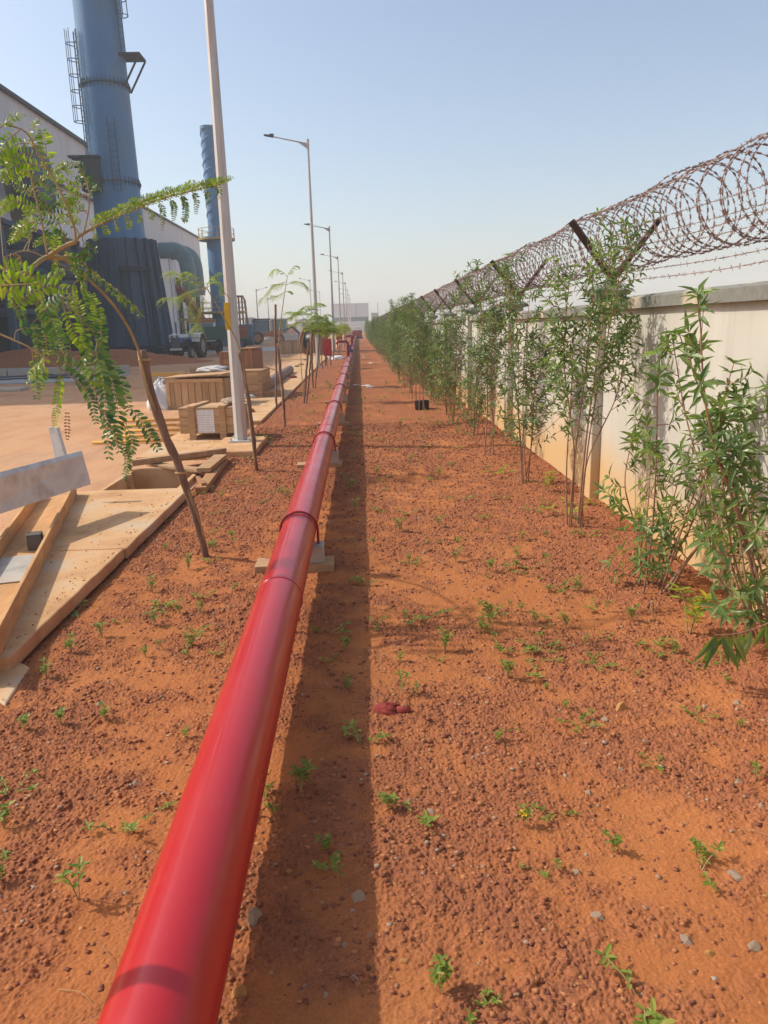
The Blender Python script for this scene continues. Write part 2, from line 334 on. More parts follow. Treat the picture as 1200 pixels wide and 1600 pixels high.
def soil_bed():
    ys=[.35]
    while ys[-1]<1.05: ys.append(ys[-1]+.02)
    while ys[-1]<9: ys.append(ys[-1]+max(.0033,.0014*ys[-1]))
    while ys[-1]<320: ys.append(ys[-1]*1.006)
    ys=np.array(ys); xs=np.linspace(-1.90,2.33,1300)
    X,Y=np.meshgrid(xs,ys); H,m=soil_h(X,Y); H=H+.004
    far=np.clip((Y-25)/20,0,1); H=H*(1-far)+far*.02
    H[:,0]=-.04
    nx=len(xs); ny=len(ys); V=np.stack([X,Y,H],-1).reshape(-1,3).astype(np.float32)
    i=np.arange(nx*ny).reshape(ny,nx); F=np.stack([i[:-1,:-1],i[:-1,1:],i[1:,1:],i[1:,:-1]],-1).reshape(-1,4)
    me=bpy.data.meshes.new('soil_bed'); me.vertices.add(len(V)); me.vertices.foreach_set('co',V.ravel())
    me.loops.add(F.size); me.loops.foreach_set('vertex_index',F.ravel().astype(np.int32)); me.polygons.add(len(F))
    me.polygons.foreach_set('loop_start',np.arange(0,F.size,4,dtype=np.int32)); me.polygons.foreach_set('loop_total',np.full(len(F),4,dtype=np.int32))
    me.update(calc_edges=True); a=me.attributes.new('clod','FLOAT','POINT'); a.data.foreach_set('value',m.ravel().astype(np.float32))
    me.polygons.foreach_set('use_smooth',[True]*len(F))
    tag(link('soil_bed',me,M['soil']),kind='structure')
soil_bed()
def hz(x,y): 
    h,_=soil_h(np.array([float(x)]),np.array([float(y)]),False); return float(h[0])+.004
# loose crumbs of earth
def clods():
    n=150000; Y=.7+(nr.rand(n*2)**1.9)*12; X=-1.8+nr.rand(n*2)*4.0; m=clodmask(X,Y); keep=nr.rand(n*2)<(.25+.75*m); X=X[keep][:n]; Y=Y[keep][:n]; n=len(X)
    k=1500; ys_=3.5+nr.rand(k)*9.5; ex=nr.rand(k)**2.2; xs_=-1.84-ex*1.1; ok=~((ys_>7.4)&(ys_<9.75)); xs_,ys_=xs_[ok],ys_[ok]
    h,_=soil_h(X,Y); X=np.concatenate([X,xs_]); Y=np.concatenate([Y,ys_]); h=np.concatenate([h,np.where(ys_<7.5,.101,.061)]); n=len(X); s=(.0013+.0058*nr.rand(n)**4)*(1+.08*Y)*np.where(X<-1.8,.55,1)
    cube=np.array([(x,y,z) for z in(-1,1) for y in(-1,1) for x in(-1,1)],float)*.8
    V=cube[None]*(1+.9*(nr.rand(n,8,3)-.5)); a=nr.rand(n)*6.28; ca,sa=np.cos(a),np.sin(a)
    x=V[...,0]*ca[:,None]-V[...,1]*sa[:,None]; y=V[...,0]*sa[:,None]+V[...,1]*ca[:,None]
    V=np.stack([x*s[:,None]*1.2+X[:,None],y*s[:,None]+Y[:,None],V[...,2]*s[:,None]*.75+(h+s*.35)[:,None]],-1).reshape(-1,3)
    f=np.array([(0,2,3,1),(4,5,7,6),(0,1,5,4),(2,6,7,3),(0,4,6,2),(1,3,7,5)]); F=(f[None]+(np.arange(n)*8)[:,None,None]).reshape(-1,4)
    me=bpy.data.meshes.new('soil_crumbs'); me.vertices.add(len(V)); me.vertices.foreach_set('co',V.ravel().astype(np.float32))
    me.loops.add(F.size); me.loops.foreach_set('vertex_index',F.ravel().astype(np.int32)); me.polygons.add(len(F))
    me.polygons.foreach_set('loop_start',np.arange(0,F.size,4,dtype=np.int32)); me.polygons.foreach_set('loop_total',np.full(len(F),4,dtype=np.int32))
    me.update(calc_edges=True)
    tag(link('soil_crumbs',me,crumb_mat()),'loose reddish crumbs of earth strewn over the soil bed','soil crumbs',kind='stuff')
clods()
# grey concrete paving far down the road
pv=MB(); pv.box(-34,-6.5,60,72,.004,.02); tag(pv.build('pavement',M['pave']),kind='structure')
# ------------------------------------------------------------------ red pipeline
PXC,PR=-.46,.118
def pz(y): return .27+.045*min(1,max(0,(y-1)/7))
pipe=root_at('red_pipeline',(PXC,0,0),'long glossy red fire water pipeline on low concrete blocks running beside the bare soil','pipeline')
def seg(y0,y1):
    mb=MB(); n=max(2,int((y1-y0)/.8)+1); ys=[y0+(y1-y0)*i/(n-1) for i in range(n)]
    mb.tube([(0,y,pz(y)) for y in ys],PR,64,cap=True); return mb
joints=[-1.5,3.65]+[9.65+6*k for k in range(12)]+[120,200]
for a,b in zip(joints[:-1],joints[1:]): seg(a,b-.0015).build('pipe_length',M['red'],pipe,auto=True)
for y in joints[1:-1]:
    MB().lathe((0,y,pz(y)),[(PR-.01,-.007),(PR+.002,-.006),(PR+.0045,0),(PR+.002,.006),(PR-.01,.007)],48,'Y').build('weld_seam',M['red'],pipe,smooth=True)
sup=[4.97+3.88*k for k in range(26)]
ub=[]
for i,y in enumerate(sup):
    z=pz(y); s=root_at('pipe_support',(PXC,y,0),'grey concrete pipe saddle on a timber sleeper, nearest under the red pipe' if i==0 else 'low pipe saddle on a timber sleeper further down under the red pipe','pipe support','saddles under the red pipeline')
    q=rng.uniform(-.01,.01) if i==0 else rng.uniform(-.04,.04)
    MB().box(-.31+q,.235+q,-.10,.10,-.03,.07).build('sleeper',M['woodX'],s,bevel=.006)
    MB().box(-.165,.165,-.075,.075,.07,z-PR+.012).build('concrete_block',M['concrete'],s,bevel=.008)
    r=PR+.011; pts=[(-r,0,z-PR-.02)]+[(r*math.cos(a),0,z+r*math.sin(a)) for a in [math.pi-math.pi*k/24 for k in range(25)]]+[(r,0,z-PR-.02)]
    MB().tube(pts,.0085,10).build('u_bolt',M['red_dark'],s,smooth=True)
# hydrant risers on the pipe
def riser(y,label,full=True):
    z=pz(y)+PR-.02; h=root_at('hydrant_riser',(PXC-.02,y,z),label,'hydrant','hydrants on the red pipeline')
    MB().tube([(0,0,0),(0,0,.52),(-.03,0,.60),(-.10,0,.64),(-.40,0,.64)],[.055]*5,18).build('riser_pipe',M['red_dark'],h,smooth=True)
    MB().lathe((0,0,.10),[(.09,-.02),(.10,-.018),(.10,.018),(.09,.02)],20).lathe((0,0,.34),[(.09,-.02),(.10,-.018),(.10,.018),(.09,.02)],20).build('flange',M['red_dark'],h,auto=True)
    MB().tube([(-.38,0,.64),(-.44,-.02,.62),(-.52,-.05,.54)],[.05,.05,.04],14).build('outlet',M['red'],h,smooth=True)
    wv=MB().lathe((-.40,0,.80),[(.075,-.012),(.09,0),(.075,.012)],18); wv.tube([(-.40,0,.64),(-.40,0,.80)],.018,8); wv.build('hand_wheel',M['red_dark'],h,smooth=True)
    return h
yr=gr(541,557,.4).y
riser(yr,'nearest red hydrant riser standing on the pipeline by the red hose box')
v=root_at('isolation_valve',(PXC+.0,yr+5,.39),'blue hand valve on top of the red pipeline just past the hydrant','valve')
MB().lathe((0,0,.0),[(.13,0),(.15,.03),(.15,.12),(.08,.2),(.06,.34)],16).build('valve_body',M['blue_valve'],v,auto=True)
MB().tube([(.16*math.cos(a),.16*math.sin(a),.36) for a in [2*math.pi*k/20 for k in range(21)]],.018,6).box(-.15,.15,-.012,.012,.35,.37).build('hand_wheel',M['blue_valve'],v)
for k,y in enumerate((yr+17,yr+26,yr+48)):
    riser(y,['second red hydrant riser beyond the blue valve','third red hydrant riser far down the pipeline','last red hydrant riser near the end of the pipeline'][k])
def hosebox(x,y,hz_,sz,label):
    b=root_at('hose_box',(x,y,0),label,'hose box','red hose boxes')
    w_,h_=sz
    MB().box(-w_/2,w_/2,-.13,.13,hz_,hz_+h_).build('cabinet',M['red_dark'],b,bevel=.01)
    MB().box(-w_/2+.04,w_/2-.04,-.15,-.13,hz_+.05,hz_+h_-.05).build('cabinet_door',M['red'],b,bevel=.006)
    for s_ in(-1,1): MB().box(s_*w_/3-.02,s_*w_/3+.02,-.02,.02,-.03,hz_).build('leg',M['dark_steel'],b)
p=gr(512,572); hosebox(p.x+.03,p.y,.45,(.36,.72),'red metal hose box on thin legs beside the second lamp post')
p=gr(533,546); hosebox(p.x-.1,p.y,.75,(.5,.6),'smaller looking red hose box further down the pipeline')
# ------------------------------------------------------------------ compound wall
WX=2.2; SP=3.95; posts=[6.72+SP*k for k in range(-2,32)]
wall=root_at('compound_wall',(WX,0,0),'long cream precast boundary wall with grey coping and Y shaped brackets on its posts','boundary wall')
def ztop(k): return 1.80+.02*math.sin(k*2.1)+(-.0 if k!=1 else 0)
for k,y in enumerate(posts):
    pm=MB().box(-.115,.10,-.10,.10,-.1,1.86); po=pm.build('wall_post',M['wall'],wall,bevel=.008); po.location=(0,y,0)
    cp=MB().add([(-.17,-.16,1.86),(.15,-.16,1.86),(.15,.16,1.86),(-.17,.16,1.86),(-.17,-.16,1.90),(.15,-.16,1.90),(.15,.16,1.90),(-.17,.16,1.90),(-.03,-.03,1.95),(.03,-.03,1.95),(.03,.03,1.95),(-.03,.03,1.95)],
        [(0,3,2,1),(0,1,5,4),(1,2,6,5),(2,3,7,6),(3,0,4,7),(4,5,9,8),(5,6,10,9),(6,7,11,10),(7,4,8,11),(8,9,10,11)])
    cp.build('post_cap',M['coping'],po)
    if k<22:
        br=MB(); Rr=.022
        for s_ in(-1,1):
            a=Vector((.05,0,2.03)); b=Vector((.05+s_*.37,0,2.50)); d=(b-a).normalized(); nrm=Vector((d.z,0,-d.x))*s_
            br.hexa([a-Vector((0,.025,0)),a+Vector((0,.025,0)),b+Vector((0,.025,0)),b-Vector((0,.025,0))],nrm*.006)
            br.hexa([a+Vector((0,.019,0)),a+Vector((0,.025,0)),b+Vector((0,.025,0)),b+Vector((0,.019,0))],nrm*.05)
        br.box(.025,.075,-.025,.025,1.88,2.06); br.build('wire_bracket',M['rust_arm'],po)
for k in range(len(posts)-1):
    y0,y1=posts[k]+.102,posts[k+1]-.102; z=ztop(k); ln=y1-y0
    pm=MB(); pm.box(-.03,.04,0,ln*.5-.006,-.1,z-.085); pm.box(-.03,.04,ln*.5+.006,ln,-.1,z-.085); pm.box(-.014,.03,ln*.5-.006,ln*.5+.006,-.1,z-.085)
    po=pm.build('wall_panel',M['wall'],wall); po.location=(0,y0,0)
    c=MB(); n=14
    for i in range(n):
        a,b=ln*i/n,ln*(i+1)/n
    prof=[(-.085,z-.085),(-.09,z-.01),(-.05,z+.012),(.07,z+.012),(.10,z-.01),(.10,z-.085)]
    vs=[]; 
    for i in range(n+1):
        yy=ln*i/n; o_=.006*(vnoise(np.array([y0+yy]),np.array([0.]),.4,9)[0]-.5)
        vs+=[(x+o_,yy,zz+o_) for x,zz in prof]
    fs=[]; 
    for i in range(n):
        for j in range(6):
            a=i*6+j; b=i*6+(j+1)%6; fs.append((a,b,b+6,a+6))
    fs+= [tuple(range(6))[::-1],tuple(n*6+j for j in range(6))]
    c.add(vs,fs); co=c.build('coping',M['coping'],wall); co.location=(0,y0,0)
# razor wire coil, two crossed helices with barbs, sagging a little between brackets
def coilc(y): 
    ph=(y-posts[0])/SP; s=abs(math.sin(math.pi*ph)); return 2.25+.02*math.sin(y*1.3),2.345-.025*s+.015*math.sin(y*2.7)
rw=root_at('razor_wire_coil',(2.25,0,2.35),'rusty concertina razor wire coil lying in the brackets along the wall top','razor wire')
def helix(y0,y1,sign,pitch,npt,ph,r0):
    pts=[]; y=y0; a=ph
    n=int((y1-y0)/pitch*npt)
    for i in range(n):
        y=y0+(y1-y0)*i/n; a=ph+sign*2*math.pi*(y-y0)/pitch
        cx,cz=coilc(y); rr=r0*(1+.04*math.sin(y*5.1+ph)+.03*math.sin(y*11+ph)); lean=.055*math.sin(a+ph)+.045*math.sin(y*7.3+2*ph)
        pts.append(Vector((cx+rr*math.cos(a),y+lean+.012*math.sin(3*y),cz+rr*math.sin(a))))
    return pts
def barbs(mb,pts,step,sz):
    acc=0
    for i in range(1,len(pts)-1):
        acc+=(pts[i]-pts[i-1]).length
        if acc>step:
            acc=0; t=(pts[i+1]-pts[i-1]).normalized(); u=t.cross(Vector((rng.uniform(-1,1),rng.uniform(-1,1),rng.uniform(-1,1)))).normalized(); p=pts[i]; b=t.cross(u)*.001
            for s_ in(1,-1):
                mb.add([p-t*sz*.35,p+t*sz*.35,p+t*sz*1.0+u*s_*sz*.7,p+b,p-t*sz*1.0+u*s_*sz*.7],[(0,3,1),(1,3,2),(0,4,3)])
            mb.tube([p-t*sz*.55,p+t*sz*.55],[.0062,.0062],5,cap=False)
mb=MB()
for sg,ph in((1,0),(-1,1.7)):
    p=helix(2.2,16,sg,.27,30,ph,.262); mb.tube(p,.0022,5); barbs(mb,p,.050,.025)
mb.build('coil_near_span',M['rust'],rw,world=True)
mb=MB()
for sg,ph in((1,0),(-1,1.7),(1,3.1)):
    p=helix(16,45,sg,.33,16,ph,.26); mb.tube(p,.0045,4); p=helix(45,95,sg,.5,12,ph,.26); mb.tube(p,.009,4)
mb.build('coil_far_span',M['rust'],rw,world=True)
k=0
for (x,z) in [(2.25,1.965),(2.27,2.035),(2.37,2.20),(2.50,2.34),(2.60,2.48),(2.13,2.20),(1.90,2.47)]:
    bw=MB(); y=2.2; pts=[]
    while y<48:
        s=math.sin(math.pi*((y-posts[0])/SP)); pts.append(Vector((x+.008*math.sin(y*3+k),y,z-.03*s*s))); y+=.25
    for a in(0,1):
        pp=[]; 
        for i,q in enumerate(pts[:-1]):
            for j in range(3):
                f=j/3; r_=q.lerp(pts[i+1],f); an=(i*3+j)*1.5+a*math.pi; pp.append(r_+Vector((math.cos(an),0,math.sin(an)))*.0028)
        bw.tube(pp,.0022,4)
    for i in range(len(pts)-1):
        for f in(.2,.6):
            if pts[i].y>22: continue
            q=pts[i].lerp(pts[i+1],f)
            for _ in range(2):
                u=Vector((rng.uniform(-1,1),rng.uniform(-.4,.4),rng.uniform(-1,1))).normalized(); bw.tube([q-u*.018,q+u*.018],.0017,3)
    o=bw.build('barbed_wire',M['rust']); tag(o,['lowest strand of barbed wire just above the wall coping','second strand of barbed wire above the coping and below the razor coil','barbed wire strand low on the far arms behind the razor coil','barbed wire strand halfway up the far bracket arms','barbed wire strand across the tips of the far bracket arms','barbed wire strand low on the near bracket arms','barbed wire strand across the tips of the near bracket arms'][k],'barbed wire','barbed wire strands'); k+=1
# ------------------------------------------------------------------ lamp posts
def lamp(x,y,h,label,near=False,arm=1.35,r0=.095,side=-1,group='street lamps in the row beside the pipeline',base=True):
    l=root_at('street_lamp',(x,y,0),label,'street lamp',group)
    z0=.12 if near else .02
    MB().tube([(0,0,z0),(0,0,h)],[r0,r0*.42],8,tw=R(22.5)).build('pole',M['galv'],l)
    if base:
        b=MB().box(-.16,.16,-.16,.16,z0-.015,z0+.006)
        for sx in(-1,1):
            for sy in(-1,1): b.tube([(sx*.125,sy*.125,z0),(sx*.125,sy*.125,z0+.05)],.013,6)
        b.build('base_plate',M['galv'],l)
    a=MB().tube([(0,0,h-.32),(0,0,h+.05)],r0*.55,8); a.tube([(0,0,h-.12),(side*arm,0,h+.16)],[.03,.022],8)
    a.add([(side*.04,-.006,h-.12),(side*.42,-.006,h-.04),(side*.04,-.006,h-.30),(side*.04,.006,h-.12),(side*.42,.006,h-.04),(side*.04,.006,h-.30)],[(0,1,2),(3,5,4),(0,3,4,1),(1,4,5,2),(2,5,3,0)])
    a.build('bracket_arm',M['galv'],l)
    s=side; e=h+.16; q=s*arm
    lm=MB().add([(q,-.06,e-.03),(q,.06,e-.03),(q+s*.38,.09,e+.05),(q+s*.38,-.09,e+.05),(q,-.05,e+.06),(q,.05,e+.06),(q+s*.36,.06,e+.10),(q+s*.36,-.06,e+.10)],[(0,1,2,3),(4,7,6,5),(0,4,5,1),(1,5,6,2),(2,6,7,3),(3,7,4,0)])
    lm.box(*sorted((q-s*.02,q+s*.16)),-.05,.05,e+.04,e+.11); lm.build('luminaire',M['lamp_grey'],l,bevel=.01)
    return l
l1=lamp(-1.74,10.64,8.9,'nearest tall lamp post on a concrete block with a yellow paint mark',near=True)
MB().box(-.088,-.012,-.092,-.080,1.66,2.02).build('paint_mark',M['yellow'],l1)
fb=MB().box(-2.06,-1.42,9.72,11.1,-.06,.105); tag(fb.build('lamp_foundation',M['dust_concrete'],bevel=.02),'low square concrete foundation under the nearest lamp post','foundation')
names=['second lamp post in the row, whole arm and lamp seen against the sky','third lamp post in the row, its lamp just right of the second post','fourth lamp post in the row beside the pipeline','fifth lamp post in the row beside the pipeline']
for i,y in enumerate([32.2,54,75.6,97.2,118.8,140,162,184]):
    lamp(-1.76,y,8.9 if i==0 else 8.35,names[i] if i<4 else 'distant lamp post at the far end of the row beside the pipeline',r0=.095 if i<3 else .11)
for (px,py,Y,s_,lb) in [(484,437,120,-1,'far lamp post across the road, arm to the left, behind the young trees'),(400,452,110,1,'far lamp post on the left of the road with its arm to the right'),(418,466,125,1,'thin far lamp post just right of the left-hand far post'),(499,455,150,-1,'faint far lamp post just right of the second lamp post')]:
    q=at(px,py,Y); lamp(q.x,Y,q.z,lb,side=s_,group='lamp posts far across the road',r0=.13)
# ------------------------------------------------------------------ drain covers, pit, timber
pit=root_at('drain_pit',((PX0+PX1)/2,(PY0+PY1)/2,0),'open rectangular drain pit with thin concrete walls beside the soil bed','drain pit')
hw,hl=(PX1-PX0)/2,(PY1-PY0)/2
MB().box(-hw,hw,hl-.05,hl,-.6,.07).build('far_wall',M['dust_concrete'],pit,bevel=.006)
MB().box(-hw,-hw+.05,-hl,hl-.05,-.6,.05).build('side_wall',M['dust_concrete'],pit,bevel=.006)
MB().box(hw-.05,hw,-hl,hl-.05,-.6,.05).build('side_wall',M['dust_concrete'],pit,bevel=.006)
MB().box(-hw+.05,hw-.05,-hl,hl-.05,-.62,-.55).build('pit_floor',M['ground'],pit)
MB().box(-hw+.05,-hw+.10,.32,.40,-.5,.06).build('batten',M['woodX'],pit)
def slab(x0,x1,y0,y1,z,th,lab,seed):
    r_=random.Random(seed); n=14; top=[]
    for i in range(n+1): top.append((x1+r_.uniform(-.004,.004),y0+(y1-y0)*i/n))
    v=[(x0,y0),*top,(x0,y1)]; m_=len(v); mb=MB(); mb.add([(a,b,z) for a,b in v]+[(a,b,z-th) for a,b in v],[tuple(range(m_)),tuple(range(m_,2*m_))[::-1]]+[(i+m_,(i+1)%m_+m_,(i+1)%m_,i) for i in range(m_)])
    o=mb.build('drain_cover',M['dust_concrete'],bevel=.01); return tag(o,lab,'drain cover','concrete covers over the roadside drain')
slab(-3.05,-1.80,3.46,5.33,.10,.085,'nearest broad dusty drain cover under the timber channel, its near edge cut square',1)
slab(-2.98,-1.785,5.34,7.49,.10,.085,'dusty drain cover between the nearest one and the open pit',2)
slab(-3.0,-2.0,9.75,13.3,.06,.07,'drain cover in front of and beneath the small labelled crate',3)
for k in range(8):
    slab(-3.3-.02*k,-1.80,13.34+4.02*k,17.3+4.02*k,.07,.07,'one of the long dusty drain covers receding past the crates' ,4+k)
# formwork channel
cA=Vector((-1.80,3.30,.101)); cB=Vector((-2.87,7.32,.101)); d=(cB-cA).normalized(); nL=Vector((-d.y,d.x,0))
ch=root_at('formwork_channel',cA,'long open timber formwork channel lying on the nearest drain cover','formwork')
L=(cB-cA).length
def brd(a,b,off,th,z0,z1,nm,mt,b0=0):
    p=nL*off; q=[a+p,b+p,b+p+nL*th,a+p+nL*th]; q=[Vector((v.x,v.y,z0)) for v in q]
    MB().hexa(q,Vector((0,0,z1-z0))).build(nm,mt,ch,world=True,bevel=.003)
brd(cA,cB,0,.022,.101,.225,'side_board',M['ply']); brd(cA+d*.3,cB-d*.1,.32,.022,.101,.225,'side_board',M['ply']); brd(cA,cB-d*.05,.024,.294,.102,.116,'channel_floor',M['ply'])
g0=cA+d*1.35; brd(g0,g0+d*.62,.05,.26,.118,.126,'grey_sheet',M['concrete'])
ins=cA+d*2.15+nL*.1
bs=root_at('steel_box_section',ins+Vector((0,0,.018)),'short dark brown box section standing inside the timber channel','steel box',rz=math.atan2(d.y,d.x))
m_=MB(); 
m_.box(-.055,.055,-.05,.05,.11,.118); m_.box(-.055,-.047,-.05,.05,0,.11); m_.box(.047,.055,-.05,.05,0,.11); m_.build('box_section',M['brown_duct'],bs,bevel=.004)
# white board resting on the channel
a0=at(-60,823,5.35); a1=at(-60,762,5.35); b1=at(129,711,6.55); b0=at(142,757,6.55)
o=MB().hexa([a0,b0,b1,a1],Vector((-.02,.05,.035))).build('shutter_board',M['white_ply'],bevel=.004); tag(o,'large whitewashed shutter board propped across the far end of the timber channel','board')
p0=at(97,722,7.0); p1=at(83,668,7.1)
o=MB().hexa([p0+Vector((-.055,0,0)),p0+Vector((.055,0,0)),p1+Vector((.045,0,0)),p1+Vector((-.045,0,0))],(0.0,.03,0)).hexa([p0+Vector((.030,-.035,0)),p0+Vector((.055,-.035,0)),p1+Vector((.045,-.035,0)),p1+Vector((.020,-.035,0))],(0,.035,0)).build('metal_strut',M['white_ply']); tag(o,'short pale metal strut sticking up behind the whitewashed board','strut')
o=MB().hexa([gr(20,1035,0),gr(48,1050,0),gr(10,1110,0),gr(-40,1090,0)],(0,0,.03)).build('brick_slab',M['dust_concrete'],bevel=.01); tag(o,'flat orange rubble piece below the near corner of the nearest drain cover','rubble')
# timber pieces around the pit
def plank(p,q,w_,th,lab,mt='woodX',z0=None,roll=0):
    p=Vector(p); q=Vector(q); d_=(q-p).normalized(); n_=Vector((-d_.y,d_.x,0)).normalized()
    o=MB().hexa([p-n_*w_/2,q-n_*w_/2,q+n_*w_/2,p+n_*w_/2],Vector((0,0,th))).build('plank',M[mt],bevel=.005); return tag(o,lab,'plank','loose timbers along the drain')
plank(gr(205,728,.12),gr(352,708,.12),.10,.07,'thick long squared timber lying between the pit and the labelled crate')
plank(gr(236,727,.075),gr(322,738,.075),.14,.035,'thin board lying over the far end of the open pit')
plank(gr(318,738,.10),gr(345,716,.10),.16,.05,'short wide board from the pit towards the lamp foundation')
plank(gr(314,770,.03),gr(350,722,.03),.12,.06,'slanting board along the soil edge just right of the pit','woodY')
plank(gr(268,720,.09),gr(330,712,.09),.2,.02,'thin wide board between the long squared timber and the pit')
plank(gr(302,735,-.0)+Vector((0,0,-.12)),gr(320,772,.0)+Vector((0,0,.02)),.05,.10,'dark stub of timber leaning in the right corner of the pit','wood_red')
plank(gr(240,678,.01),gr(300,700,.01),.09,.03,'small plank on the dust in front of the labelled crate')
plank(gr(238,600,.0)+Vector((0,0,.25)),gr(292,600,.0)+Vector((0,0,.25)),.16,.12,'yellowish beam left behind the big crate','yellow_pole')
# crates
def crate(name,x,y,z,w_,dp,h,rz,label,style,mats=('woodZ','woodX')):
    c=root_at(name,(x,y,z),label,'crate','wooden crates beside the drain',rz)   # origin: front bottom left corner
    A=M[mats[0]]; B=M[mats[1]]
    if style=='lid':
        f=MB(); n=8
        for i in range(n): f.box(w_*(i+.03)/n,w_*(i+.97)/n,0+.002*(i%3),.02,.02,h-.02)
        f.build('front_panel',A,c,bevel=.003)
        fr=MB().box(-.012,w_+.012,-.022,-.001,.0,.075).box(-.012,w_+.012,-.022,-.001,h-.08,h).box(-.012,.06,-.021,-.001,.076,h-.081).box(w_-.06,w_+.012,-.021,-.001,.076,h-.081); fr.build('front_frame',B,c,bevel=.004)
        s=MB(); m2=6
        for i in range(m2):
            s.box(w_-.02,w_+.002*(i%2),dp*(i+.03)/m2+.02,dp*(i+.97)/m2+.02,.02,h-.02)
            s.box(-.002*(i%2),.02,dp*(i+.03)/m2+.02,dp*(i+.97)/m2+.02,.02,h-.02)
        s.box(.02,w_-.02,dp,dp+.02,.02,h-.02); s.build('side_panel',A,c,bevel=.003)
        Mx=Matrix.Translation((0,0,h+.015))@Matrix.Rotation(R(-2.5),4,'Y'); ld=MB()
        for i in range(4): ld.box(-.12,w_+.03-.05*(i%2),-.05+(dp+.1)*(i+.02)/4,-.05+(dp+.1)*(i+.98)/4,0,.024,Mx)
        ld.build('lid',B,c,bevel=.003)
    elif style=='batten':
        z0=.09; nrow=3
        f=MB(); 
        for i in range(nrow): f.box(0,w_,0,.02,z0+(h-z0)*(i+.02)/nrow,z0+(h-z0)*(i+.98)/nrow); f.box(0,w_,dp-.02,dp,z0+(h-z0)*(i+.02)/nrow,z0+(h-z0)*(i+.98)/nrow); f.box(w_-.02,w_,.021,dp-.021,z0+(h-z0)*(i+.02)/nrow,z0+(h-z0)*(i+.98)/nrow); f.box(0,.02,.021,dp-.021,z0+(h-z0)*(i+.02)/nrow,z0+(h-z0)*(i+.98)/nrow)
        f.build('side_panel',B,c,bevel=.003)
        t_=MB()
        for i in range(3): t_.box(-.01,w_+.01,dp*(i+.01)/3,dp*(i+.99)/3,h,h+.02)
        t_.box(.02,w_-.02,.02,dp-.02,z0,z0+.02); t_.build('lid',B,c,bevel=.003)
        for bx in(.15,w_-.27):
            b_=MB().box(bx,bx+.10,-.032,-.001,0,h+.022).box(bx,bx+.10,-.032,dp+.03,h+.022,h+.052).box(bx,bx+.10,dp+.001,dp+.032,0,h+.022); b_.build('batten',B,c,bevel=.004)
        pp=MB().box(.28,.54,-.006,-.001,z0+.015,h-.01).build('paper_label',M['paper'],c)
    else:
        f=MB(); nrow=style
        for i in range(nrow): 
            for q in ((0,w_,0,.022),(0,w_,dp-.022,dp),(0,.022,.023,dp-.023),(w_-.022,w_,.023,dp-.023)): f.box(*q,h*(i+.02)/nrow,h*(i+.98)/nrow)
        f.build('side_panel',B,c,bevel=.003)
        MB().box(-.01,w_+.01,-.01,dp+.01,h,h+.025).build('lid',B,c,bevel=.003)
        for bx in(0,w_-.09): MB().box(bx,bx+.09,-.026,-.001,0,h).build('batten',B,c,bevel=.003)
    return c
crate('wooden_crate',-2.75,11.25,.06,.89,.75,.46,R(-6),'small batten crate with a white printed paper sheet beside the nearest lamp post','batten')
crate('wooden_crate',-4.22,16.45,0,1.26,1.05,.66,R(-9),'large plank crate with a loose warped lid behind the labelled crate','lid')
crate('wooden_crate',-3.30,18.1,.07,.95,1.0,.62,R(-5),'dark sided crate just right of the crate with the warped lid',4,('woodZ','woodX'))
crate('wooden_crate',-4.35,23.6,.07,.85,.7,.92,R(-6),'tall square crate standing behind the low ones, left of the lamp post',5,('woodZ','wood_red'))
crate('wooden_crate',-3.02,18.9,.07,.36,1.3,1.12,R(-4),'tallest red brown crate just right of the nearest lamp post',1,('woodZ','wood_red'))
crate('wooden_crate',-5.45,52.5,.0,1.72,1.4,.85,R(-4),'low wide far crate by the third young tree',1,('woodZ','wood_red'))
c_=MB()
for i in range(9): c_.box(.19*i+.01,.19*i+.18,-.05,-.03,.02,.83)
far=[o for o in COL.objects if o.name.startswith('wooden_crate') and o.type=='EMPTY'][-1]; c_.build('front_panel',M['woodZ'],far)
o=MB().hexa([gr(396,614,.07),gr(408,604,.07),gr(408,604,.07)+Vector((-.18,.1,.72)),gr(396,614,.07)+Vector((-.12,.1,.9))],(.02,.05,0)).build('plywood_panel',M['wood_red']); tag(o,'dark panel leaning on the right side of the tallest crate','panel')
# plastic sheet beside the big crate, sack on top, bags
def lump(name,c,sx,sy,sz,mt,lab,cat,seed,group=None):
    r_=np.random.RandomState(seed); n=14; mb=MB(); vs=[]; 
    for j in range(n+1):
        for i in range(2*n):
            th=math.pi*j/(2*n); ph=math.pi*i/n; a=1+.18*math.sin(3*ph+seed)+.15*math.sin(5*ph*1.0+j*.9)+.12*(r_.rand()-.5)
            vs.append((sx*math.cos(ph)*math.cos(th)*a,sy*math.sin(ph)*math.cos(th)*a,sz*math.sin(th)*(1+.2*(r_.rand()-.5))))
    fs=[(j*2*n+i,j*2*n+(i+1)%(2*n),(j+1)*2*n+(i+1)%(2*n),(j+1)*2*n+i) for j in range(n) for i in range(2*n)]
    mb.add(vs,fs); o=mb.build(name,M[mt],smooth=True); o.location=c; tag(o,lab,cat,group); return o
lump('plastic_sheet',(-4.42,16.75,0),.26,.4,.66,'poly','crumpled clear white plastic sheet hanging at the left side of the big crate','plastic sheet',3)
lump('sack',(-3.55,18.6,.71),.40,.3,.12,'sack','pale sack lying on the crate left of the nearest lamp post','sack',5)
lump('sack',gr(400,607,.07),.30,.25,.18,'sack','grey sack by the foot of the tallest crate','sack',6)
lump('plastic_bag',gr(383,622,.07),.25,.2,.1,'poly','flat white plastic bag beside the squared timber','plastic bag',8)
lump('plastic_bag',gr(528,562,0),.34,.3,.22,'poly','white plastic bag on the soil between hose box and pipeline','plastic bag',9)
